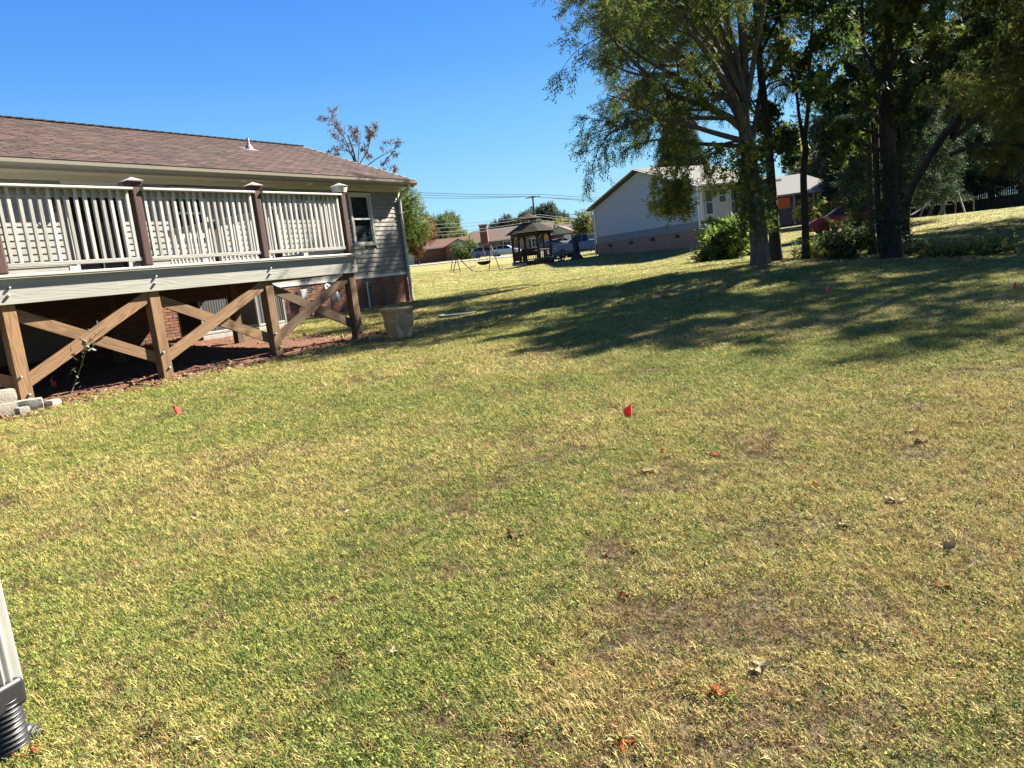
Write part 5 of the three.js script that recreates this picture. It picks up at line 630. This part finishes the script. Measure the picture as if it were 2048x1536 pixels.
// evergreens and background trees: crowns as clouds of sprigs on short limbs
function blobTree(name, label, base, o) {
  rnd = mulberry(o.seed); const t = thing(name, label, 'tree', base, 0, o.group), h = o.h, rx = o.rx, y0 = o.y0 ?? h * .25, tubes = [sweep([V(0, -.4, 0), V(R(-.2, .2), h * .4, R(-.2, .2)), V(R(-.3, .3), h * .85, 0)], u => (o.tr ?? h * .022) * (1 - .8 * u), 8)], l = [], lobes = [];
  if (o.cone) { for (let i = 0; i < o.n; i++) { const u = Math.pow(rnd(), .75), a = R(0, 6.283), q = rx * (1 - u) * (.45 + .55 * Math.sqrt(rnd())) * (.72 + .45 * vnoise(a * 1.9, u * 9, 0, o.seed)), p = V(Math.cos(a) * q, y0 + u * (h - y0), Math.sin(a) * q); l.push([p, V(Math.cos(a), R(-.5, .5), Math.sin(a))]); } }
  else { const nl = o.lobes ?? 16; for (let i = 0; i < nl; i++) { const d = rdir(), k = R(.45, .85); lobes.push([V(d.x * rx * k, (y0 + h) / 2 + d.y * (h - y0) / 2 * k, d.z * rx * k), R(.26, .46) * Math.min(rx, (h - y0) / 2)]); tubes.push(sweep([V(0, y0 * .9 + R(0, h * .25), 0), lobes[i][0].clone().multiplyScalar(.6).add(V(0, h * .12, 0)), lobes[i][0]], u => h * .007 * (1 - .7 * u), 4, 1, false)); } for (let i = 0; i < o.n; i++) { const [c, r] = pick(lobes), d = rdir(), q = r * (.55 + .5 * rnd()); l.push([c.clone().add(d.clone().multiplyScalar(q)), d.add(V(0, -.2, 0))]); } }
  part(t, 'trunk', tubes, o.barkM ?? M.barkDark); instanced(t, 'crown', SPR[o.leaf ?? 'round'], leafM, sprigMats(l, ...(o.size)), palette(l, o.pal)); return t;
}
(() => {
  const B = (px, z) => atG(px, z);
  // right side, dark and close-grown
  blobTree('evergreen', 'dark evergreen between the timber ramp and the thick trunks', B(1700, 56), { seed: 21, h: 7.6, rx: 2.6, y0: .5, n: 5200, cone: 1, leaf: 'needle', size: [1.0, 1.8], pal: DARKG });
  blobTree('evergreen', 'broad dark evergreen behind the play set', B(1900, 60), { seed: 22, h: 11, rx: 6.0, y0: 1.2, n: 9000, cone: 1, leaf: 'needle', size: [1.5, 2.5], pal: DARKG });
  blobTree('evergreen', 'dark evergreen right of the play set above the fence', B(1985, 64), { seed: 23, h: 11, rx: 6, y0: 1.5, n: 8000, cone: 1, leaf: 'needle', size: [1.5, 2.5], pal: DARKG });
  blobTree('evergreen', 'dark evergreen close behind the thick ivy clad trunk', B(1800, 42), { seed: 25, h: 11, rx: 3.4, y0: .8, n: 6000, cone: 1, leaf: 'needle', size: [1.1, 1.9], pal: DARKG });
  blobTree('evergreen', 'tall dark evergreen behind the roof of the white house', B(1375, 82), { seed: 26, h: 14.5, rx: 4.6, y0: 1, n: 7000, cone: 1, leaf: 'needle', size: [1.5, 2.4], pal: DARKG });
  for (const [px, z, h, rx, seed, pal, lab] of [[1760, 76, 15, 7, 31, DARKG, 'big dark tree far behind the red hatchback'], [1850, 74, 16, 7, 32, GREEN, 'green tree beyond the fence behind the play set'], [1945, 78, 17, 7.5, 33, GREEN, 'tall green tree beyond the fence left of the right edge'], [2045, 72, 15, 7, 34, OLIVE, 'olive tree beyond the fence at the right edge'], [2130, 66, 15, 7, 35, GREEN, 'green tree beyond the fence outside the right edge'], [1660, 90, 9, 4, 36, OLIVE, 'olive tree far behind the porch house']]) blobTree('broadleaf_tree', lab, B(px, z), { seed, h, rx, y0: 1.5, n: 7500, lobes: 26, size: [1.5, 2.8], pal });
  // across the street and round the far houses
  for (const [px, z, h, rx, seed, pal, lab, n, y0] of [[802, 66, 8.4, 3.6, 41, GREEN, 'green tree rising behind the right end of the tan house', 4800, 1.5], [838, 112, 7.0, 3.6, 42, RUST, 'rust coloured tree beside the brick house with garage door', 2200, 1.5], [882, 155, 9.2, 5.2, 43, GREEN, 'green tree behind the low red brick house', 4200, 1.5], [925, 150, 5.4, 2.6, 44, [...GREEN, ...YELLOW], 'small yellow green tree between the two far brick houses', 1200, 1], [1036, 168, 8.0, 7.0, 45, DARKG, 'wide dark tree behind the chimney house', 5200, 2], [1098, 172, 9.0, 7.5, 46, DARKG, 'wide dark tree behind the utility pole', 5200, 2], [1122, 152, 5.6, 4.6, 47, [...YELLOW, ...GREEN], 'yellow green tree behind the brown roofed house', 3000, 1.5], [1182, 92, 5.4, 2.0, 48, [...GREEN, ...OLIVE], 'sparse tree against the left end of the white house', 1300, 1]]) blobTree('broadleaf_tree', lab, B(px, z), { seed, h, rx, y0, n, lobes: 18, size: [z / 75, z / 42], pal });
  blobTree('round_bush', 'dark green bush beside the tan chimney house behind the swing set', B(936, 118), { seed: 49, h: 3.2, rx: 2.0, y0: .2, n: 1200, lobes: 10, size: [1.6, 2.4], pal: GREEN });
  // sparse rust tree behind the tan house roof
  const rb = B(735, 40), q = (px, py) => W(px, py, 40);
  tree('autumn_tree', 'sparse rust leaved tree rising above the roof ridge of the tan house', rb, { seed: 51, leaf: 'round', pal: [...RUST, [.10, .07, .05], [.07, .06, .045]], levels: 2, kids: [8, 7], bare: [.2, .15], lr: .45, maxLen: [1.7, .9], leafFrom: 2, perTwig: 4, size: [.42, .72], droop: [0, 0, 0], barkM: M.barkGrey, limbs: [{ p: [rb.clone().add(V(0, -.3, 0)), q(728, 430), q(715, 340), q(706, 300), q(695, 270)], r: .08, r1: .03, kids: 0 }, { p: [q(715, 340), q(695, 290), q(680, 258), q(662, 235)], r: .032, bare: .3 }, { p: [q(715, 335), q(735, 300), q(742, 275), q(752, 262)], r: .03 }, { p: [q(718, 345), q(750, 320), q(775, 305), q(788, 298)], r: .03 }, { p: [q(714, 330), q(700, 305), q(675, 300), q(662, 302)], r: .028 }, { p: [q(720, 350), q(755, 345), q(785, 330)], r: .028 }, { p: [q(716, 325), q(718, 295), q(722, 262)], r: .028 }] });
  // shrubs
  const shrub = (name, label, base, o) => { rnd = mulberry(o.seed); const t = thing(name, label, o.cat ?? 'shrub', base), st = [], l = []; for (let i = 0; i < o.stems; i++) { const a = R(0, 6.283), k = Math.sqrt(rnd()), e = V(Math.cos(a) * o.r * k, o.h * (1 - .55 * k * k) * R(.75, 1.05), Math.sin(a) * o.r * k * .8), pts = spline([V(Math.cos(a) * .15, 0, Math.sin(a) * .15), V(e.x * .55, e.y * .6, e.z * .55), e], 6); st.push(sweep(pts, u => (o.sr ?? .012) * (1 - .7 * u), 4, 1, false)); for (let j = 0; j < o.per; j++) { const u = Math.pow(rnd(), .6), p = pts[Math.min(6, Math.floor(u * 7))].clone().add(rdir().multiplyScalar(.1)); const d = rdir().add(V(Math.cos(a) * .5, .5, Math.sin(a) * .5)); l.push([p, d]); } } part(t, 'stems', st, M.bark); instanced(t, 'foliage', SPR[o.leaf], leafM, sprigMats(l, ...o.size), palette(l, o.pal)); return t; };
  shrub('leafy_bush', 'bright yellow green big leaved bush left of the ivy trunk', atG(1462, 24), { seed: 61, stems: 75, per: 7, r: 1.0, h: 1.25, leaf: 'big', size: [.6, 1.0], pal: [[.27, .34, .05], [.17, .24, .045], [.10, .16, .035], [.07, .12, .03]] });
  shrub('low_plants', 'low dark green plants at the left foot of the bright bush', atG(1420, 23.5), { seed: 62, stems: 30, per: 5, r: .5, h: .38, leaf: 'round', size: [.7, 1.1], pal: GREEN });
  shrub('vine_shrub', 'tangled leafy shrub between the slender tree and the thick trunk', drop(1690, 520), { seed: 63, stems: 60, per: 7, r: .62, h: .85, leaf: 'round', size: [.5, .85], pal: [[.08, .12, .03], [.05, .085, .022], [.13, .15, .035], [.04, .07, .02]] });
  shrub('vine_shrub', 'leafy vine climbing up before the red hatchback', drop(1715, 508).add(V(0, .25, 0)), { seed: 64, stems: 22, per: 6, r: .34, h: .85, leaf: 'round', size: [.4, .75], pal: [[.12, .15, .035], [.17, .18, .04], [.06, .1, .025]] });
  const weed = (label, p, hgt, seed, lean = 0, n = 22, pal = [[.12, .17, .05], [.16, .2, .08]]) => { rnd = mulberry(seed); const t = thing('tall_weed', label, 'weed', p); const c = spline([V(0, 0, 0), V(lean * .3, hgt * .5, 0), V(lean, hgt, .03)], 12); part(t, 'stem', sweep(c, u => .008 * (1 - .6 * u), 5), mat([.1, .12, .04], .8)); const g = leafGeo(.17, .035), mats = [], cols = []; for (let i = 0; i < n; i++) { const u = .15 + .85 * i / n, q = c[Math.min(12, Math.floor(u * 12))], a = i * 2.4; mats.push(new THREE.Matrix4().compose(q, new THREE.Quaternion().setFromUnitVectors(Y1, V(Math.cos(a), .75, Math.sin(a)).normalize()), V(1, 1, 1).multiplyScalar(1.15 - .5 * u))); const k = pick(pal); cols.push(RGB(...k)); } instanced(t, 'leaves', g, leafM, mats, cols); };
  weed('upright weed with narrow leaves between the dark trunk and slender trunk', drop(1590, 522), .52, 71); weed('pale tall weed at the right foot of the thick ivy clad trunk', drop(1803, 510), .6, 72, -.06, 30, [[.3, .33, .25], [.2, .25, .1]]); weed('short weed between the thin trunks', drop(1765, 515), .42, 73);
  shrub('ground_plants', 'low weedy patch on the shaded lawn right of the thick trunk', drop(1955, 512), { seed: 74, stems: 40, per: 3, r: 1.0, h: .24, leaf: 'round', size: [.6, 1.0], pal: [...GREEN, [.12, .15, .04]], cat: 'weeds' });
  shrub('ground_plants', 'small weedy patch midway between thick trunk and the right weeds', drop(1880, 516), { seed: 75, stems: 16, per: 3, r: .6, h: .2, leaf: 'round', size: [.5, .9], pal: [...OLIVE, ...GREEN], cat: 'weeds' });
  shrub('ground_plants', 'weeds at the right foot of the thick ivy clad trunk', drop(1830, 512), { seed: 76, stems: 14, per: 3, r: .35, h: .26, leaf: 'round', size: [.5, .9], pal: GREEN, cat: 'weeds' });
  shrub('ground_plants', 'grassy weeds at the foot of the leafy shrub', drop(1655, 518), { seed: 77, stems: 40, per: 4, r: .6, h: .4, leaf: 'oak', size: [.7, 1.2], pal: [...GREEN, ...YELLOW], cat: 'weeds' });
  shrub('garden_shrub', 'sunlit yellow shrub behind the red hatchback', B(1715, 52), { seed: 78, stems: 30, per: 6, r: 1.0, h: 1.9, leaf: 'round', size: [1.4, 2.2], pal: YELLOW });
  shrub('garden_shrub', 'sunlit shrub behind the timber ramp rail', B(1632, 53), { seed: 79, stems: 34, per: 6, r: 1.3, h: 2.1, leaf: 'round', size: [1.4, 2.2], pal: [...YELLOW, ...GREEN] });
})();

// ================================================================ grass, litter, fallen leaves
(() => {
  rnd = mulberry(808);
  const tuft = (n, L, spread, wid) => { const pos = [], idx = []; for (let i = 0; i < n; i++) { const a = R(0, 6.283), r = spread * Math.sqrt(rnd()), bx = Math.cos(a) * r, bz = Math.sin(a) * r, d = R(0, 6.283), len = L * R(.5, 1.15), lean = R(.25, 1.1), w = wid * R(.6, 1.2), cx = Math.cos(d), cz = Math.sin(d), o = pos.length / 3; for (const [t, ww] of [[0, 1], [.5, .85], [1, .06]]) { const out = lean * len * t * t * .9, y = len * t * (1 - .35 * lean * t); for (const s of [-1, 1]) pos.push(bx + cx * out - cz * w * ww * s, y, bz + cz * out + cx * w * ww * s); } idx.push(o, o + 1, o + 2, o + 1, o + 3, o + 2, o + 2, o + 3, o + 4); } const g = new THREE.BufferGeometry(); g.setAttribute('position', new THREE.Float32BufferAttribute(pos, 3)); g.setIndex(idx); g.computeVertexNormals(); return g; };
  const clover = n => { const gs = []; for (let i = 0; i < n; i++) { const g = leafGeo(R(.008, .014), R(.005, .008), .3); g.rotateX(R(.5, 1.5)); g.rotateY(R(0, 6.28)); g.translate(R(-.035, .035), R(.006, .03), R(-.035, .035)); gs.push(g); } return merge(gs); };
  const grass = thing('grass', 'short dry and green grass tufts covering the lawn', 'grass'); grass.userData.kind = 'stuff';
  const gm = mat([1, 1, 1], .8, { transmission: .3, thickness: 0, specularIntensity: .25 });
  const kinds = [tuft(13, .046, .026, .0012), tuft(13, .033, .03, .0014), clover(13), tuft(12, .06, .028, .0015)], lists = kinds.map(() => [[], []]);
  const green = [.15, .21, .045], lime = [.355, .335, .09], straw = [.54, .45, .195], brown = [.31, .195, .085];
  const patches = [[1350, 1250, .8, .2], [1250, 1380, .6, .17], [1560, 1240, .8, .12], [1420, 1400, .45, .14], [1130, 1480, .4, .1], [1030, 1085, .45, .14], [860, 1180, .5, .1], [690, 1030, .5, .1], [1800, 1330, .6, .1], [1000, 1380, .55, -.2], [1150, 1140, .5, -.16], [860, 1250, .5, -.12], [1800, 740, 1.4, -.1]].map(([px, py, r, a]) => [drop(px, py), r, a]);
  const put = (x, z, sc, wide) => {
    const [s, n] = toH(x, z); if (s < 1.1 && s > -14 && n < .30 && (n < .0 ? rnd() < (s > 0 ? .75 : .985) : rnd() < .6)) return; if (s < 8.2 && n < -5.4) return;
    let pd = 0; for (const [q, r, a] of patches) { const e = ((x - q.x) ** 2 + (z - q.z) ** 2) / (r * r); if (e < 4) pd += a * Math.exp(-e); } const d = dryness(x, z) + R(-.16, .16) + pd - .025, tall = fbm(x * 1.3 + 40, z * 1.3, 0, 161, 3), bare = fbm(x * 2.7 + 7, z * 2.7 + 31, 0, 171, 3);
    const thin = rnd() < (bare - .5) * 2.6 + Math.max(0, pd) * 1.25 + (x > 0 && z > -6 ? .1 : 0); if (thin && rnd() < .35) return;
    let c; if (d < .40) c = rnd() < .6 ? green : lime; else if (d < .54) c = rnd() < .55 ? lime : rnd() < .6 ? straw : green; else if (d < .64) c = rnd() < .55 ? straw : rnd() < .6 ? lime : brown; else c = rnd() < .5 ? straw : rnd() < .75 ? brown : lime;
    if (thin) { c = rnd() < .62 ? brown : rnd() < .6 ? straw : green; sc *= .78; } let k = R(.62, 1.3) * (thin ? .72 : 1); const kind = tall > .66 && rnd() < .35 ? 3 : rnd() < .14 ? 2 : rnd() < .5 ? 0 : 1, sv = sc * R(.7, 1.25), y = G(x, z); if (kind === 2) { c = rnd() < .6 ? green : lime; k *= .8; }
    const e = .1, qx = (G(x + e, z) - G(x - e, z)) / (2 * e), qz = (G(x, z + e) - G(x, z - e)) / (2 * e);
    const q = new THREE.Quaternion().setFromUnitVectors(Y1, V(-qx, 1, -qz).normalize()).multiply(new THREE.Quaternion().setFromAxisAngle(Y1, R(0, 6.283)));
    lists[kind][0].push(new THREE.Matrix4().compose(V(x, y - .002, z), q, V(sv * wide, sv, sv * wide))); lists[kind][1].push(RGB(c[0] * k, c[1] * k, c[2] * k));
  };
  for (const [z0, z1, per, sc, wide] of [[1.3, 3, 4300, 1, 1], [3, 5, 3400, 1, 1.05], [5, 8, 2300, 1.1, 1.15], [8, 13, 1250, 1.2, 1.4], [13, 20, 520, 1.35, 2.1], [20, 34, 130, 1.5, 3.6], [34, 72, 32, 1.8, 6]]) {
    const n = Math.round(per * (z1 - z0) * ((z0 + z1) / 2 * 1.62 + 3.6)); for (let i = 0; i < n; i++) { let z, x; do { z = R(z0, z1); x = R(-.80 * z1 - 1.8, .82 * z1 + 1.8); } while (x < -.80 * z - 1.8 || x > .82 * z + 1.8); put(x, -z, sc, wide); }
  }
  kinds.forEach((g, i) => { const o = instanced(grass, ['grass_tufts', 'short_tufts', 'clover_patches', 'tall_tufts'][i], g, gm, lists[i][0], lists[i][1]); });

  // leaf litter round the trunks and scattered leaf scraps on the lawn
  const lg = lobedLeaf(.07), small = leafGeo(.06, .022, .4), mats = [], cols = [], m2 = [], c2 = []; const add = (A, C, x, z, s) => { A.push(new THREE.Matrix4().compose(V(x, G(x, z) + R(.008, .035), z), new THREE.Quaternion().setFromEuler(new THREE.Euler(R(-2.2, -.9), R(0, 6.28), R(-.6, .6), 'YXZ')), V(s, s, s))); C.push(pick([RGB(.22, .13, .07), RGB(.30, .22, .13), RGB(.13, .075, .045), RGB(.38, .30, .19), RGB(.20, .09, .04)])); };
  const centres = [[1540, 532], [1600, 524], [1660, 522], [1720, 520], [1780, 520], [1850, 522], [1480, 528]].map(([x, y]) => drop(x, y)); for (let i = 0; i < 5200; i++) { const c = pick(centres), a = R(0, 6.283), r = 1.15 * Math.sqrt(rnd()); add(mats, cols, c.x + Math.cos(a) * r, c.z + Math.sin(a) * r * .75 + .1, R(.6, 1.3)); }
  for (let i = 0; i < 420; i++) { const z = Math.sqrt(R(4, 500)), x = R(-.75, .78) * z, [s, n] = toH(x, -z); if (n < .3 && s < 1) continue; add(m2, c2, x, -z, R(.4, .9)); }
  tag(instanced(scene, 'leaf_litter', small, mat([1, 1, 1], .8, { transmission: .1, thickness: 0 }), mats, cols), 'brown leaf litter spread round the feet of the tree trunks', 'leaf litter');
  tag(instanced(scene, 'leaf_scraps', small, mat([1, 1, 1], .8, { transmission: .1, thickness: 0 }), m2, c2), 'tiny dry leaf scraps scattered over the lawn', 'leaf litter');
  // larger fallen leaves, each its own thing
  const big = S => { const n = 14, pos = [[0, 0, 0]], idx = []; const lob = 5; for (let i = 0; i < 30; i++) { const a = i / 30 * Math.PI * 2, k = .68 + .32 * Math.abs(Math.cos(a * lob / 2)) ** 1.2, q = (a > 4.4 && a < 5.0 ? .55 : 1) * k; pos.push([Math.cos(a) * S * .5 * q, 0, Math.sin(a) * S * .5 * q]); pos.push([Math.cos(a) * S * .25 * q, 0, Math.sin(a) * S * .25 * q]); } for (let i = 0; i < 30; i++) { const o1 = 1 + 2 * i, o2 = 1 + 2 * ((i + 1) % 30); idx.push(0, o1 + 1, o2 + 1, o1 + 1, o1, o2, o1 + 1, o2, o2 + 1); } return [pos, idx]; };
  const leaf = (px, py, S, col, curl, turn, label) => { const p = drop(px, py), L = thing('fallen_leaf', label, 'fallen leaf', V(p.x, p.y + .012 + S * .06, p.z), turn, 'large fallen leaves on the lawn'); const [pos, idx] = big(S); const v = pos.flatMap(([x, y, z]) => { const r = Math.hypot(x, z); return [x * (1 - curl * .25), curl * (x * x * 6 - .2 * z) + .35 * curl * r * Math.sin(Math.atan2(z, x) * 3) + (vnoise(x * 60 + px, z * 60, 0, 5) - .5) * .018, z + curl * .25 * r]; }); const g = new THREE.BufferGeometry(); g.setAttribute('position', new THREE.Float32BufferAttribute(v, 3)); g.setAttribute('uv', new THREE.Float32BufferAttribute(pos.flatMap(q => [q[0] * 9, q[2] * 9]), 2)); g.setIndex(idx); g.computeVertexNormals(); g.rotateX(.45 * curl); const m = mat(col, .9, { transmission: .2, thickness: 0, map: tBlotch, specularIntensity: .2 }); part(L, 'blade', g, m); part(L, 'stem', sweep(spline([V(0, .004, -S * .25), V(S * .05, .012, -S * .6), V(S * .12, .03, -S * .85)], 6), () => .0016, 5), m); };
  const OR = [.30, .075, .02], TAN = [.30, .21, .115], BR = [.20, .095, .05], CR = [.37, .30, .185], RD = [.24, .04, .018], DB = [.10, .05, .03];
  for (const [px, py, S, c, k, t, lab] of [[1247, 1495, .075, OR, 1.3, .4, 'vivid orange curled leaf nearest the bottom edge of the lawn'], [1437, 1392, .085, OR, .9, 2, 'orange curled leaf on the brown patch in the lower right'], [1522, 1345, .10, CR, .8, 4.2, 'large cream leaf lying right of the orange curled leaf'], [1880, 1176, .075, RD, 1.0, 1, 'dark red leaf near the lower right of the lawn'], [1890, 1106, .12, TAN, .7, 5, 'broad tan leaf above the dark red leaf at the right'], [1790, 1008, .12, CR, .6, 2.4, 'pale cream leaf with a long stem in the right of the lawn'], [1686, 1052, .09, CR, 1.2, .9, 'upright cream leaf below and left of the pale long stemmed leaf'], [1630, 975, .085, [.42, .20, .08], 1.2, 3, 'brown orange leaf standing on edge right of the lawn centre'], [1430, 914, .085, RD, .8, 1.4, 'red orange leaf right of the pair in the middle lawn'], [1330, 907, .08, OR, .8, .3, 'orange leaf left of the pair in the middle lawn'], [1296, 946, .10, TAN, .6, 1.2, 'flat tan leaf just below the pair of red leaves'], [1024, 1080, .11, DB, 1.3, 2.2, 'crumpled dark brown leaf left of the lawn centre'], [1216, 1113, .075, TAN, 1.1, 4, 'small tan leaf standing in green grass near the lawn centre'], [1093, 1340, .085, DB, 1.0, 1, 'dark brown leaf with pale edge in the lower middle'], [785, 1308, .06, CR, .7, 2, 'small cream leaf in the lower left of the lawn'], [395, 1038, .10, TAN, .6, .6, 'flat tan leaf on the left of the lawn'], [606, 918, .085, BR, .7, 5, 'brown leaf in the upper left of the sunny lawn'], [72, 1512, .075, [.30, .07, .03], 1.3, 2.6, 'red brown leaf beside the black drain pipe'], [308, 1470, .085, [.34, .2, .1], 1.2, 4.4, 'brown curled leaf at the lower left of the lawn'], [1056, 1468, .06, DB, 1.0, 3.1, 'small dark brown leaf at the bottom middle'], [742, 1508, .06, DB, 1.1, 1.1, 'small dark leaf at the bottom left of middle'], [1840, 890, .09, DB, 1.0, 2.2, 'dark brown leaf on the right of the lawn'], [1246, 1198, .06, RD, 1.4, .7, 'thin red leaf standing upright right of the green patch'], [1820, 868, .11, TAN, .4, 3.4, 'long tan leaf above the dark brown leaf at the right']]) leaf(px, py, S, c, k, t, lab);
})();

renderer.render(scene, camera);
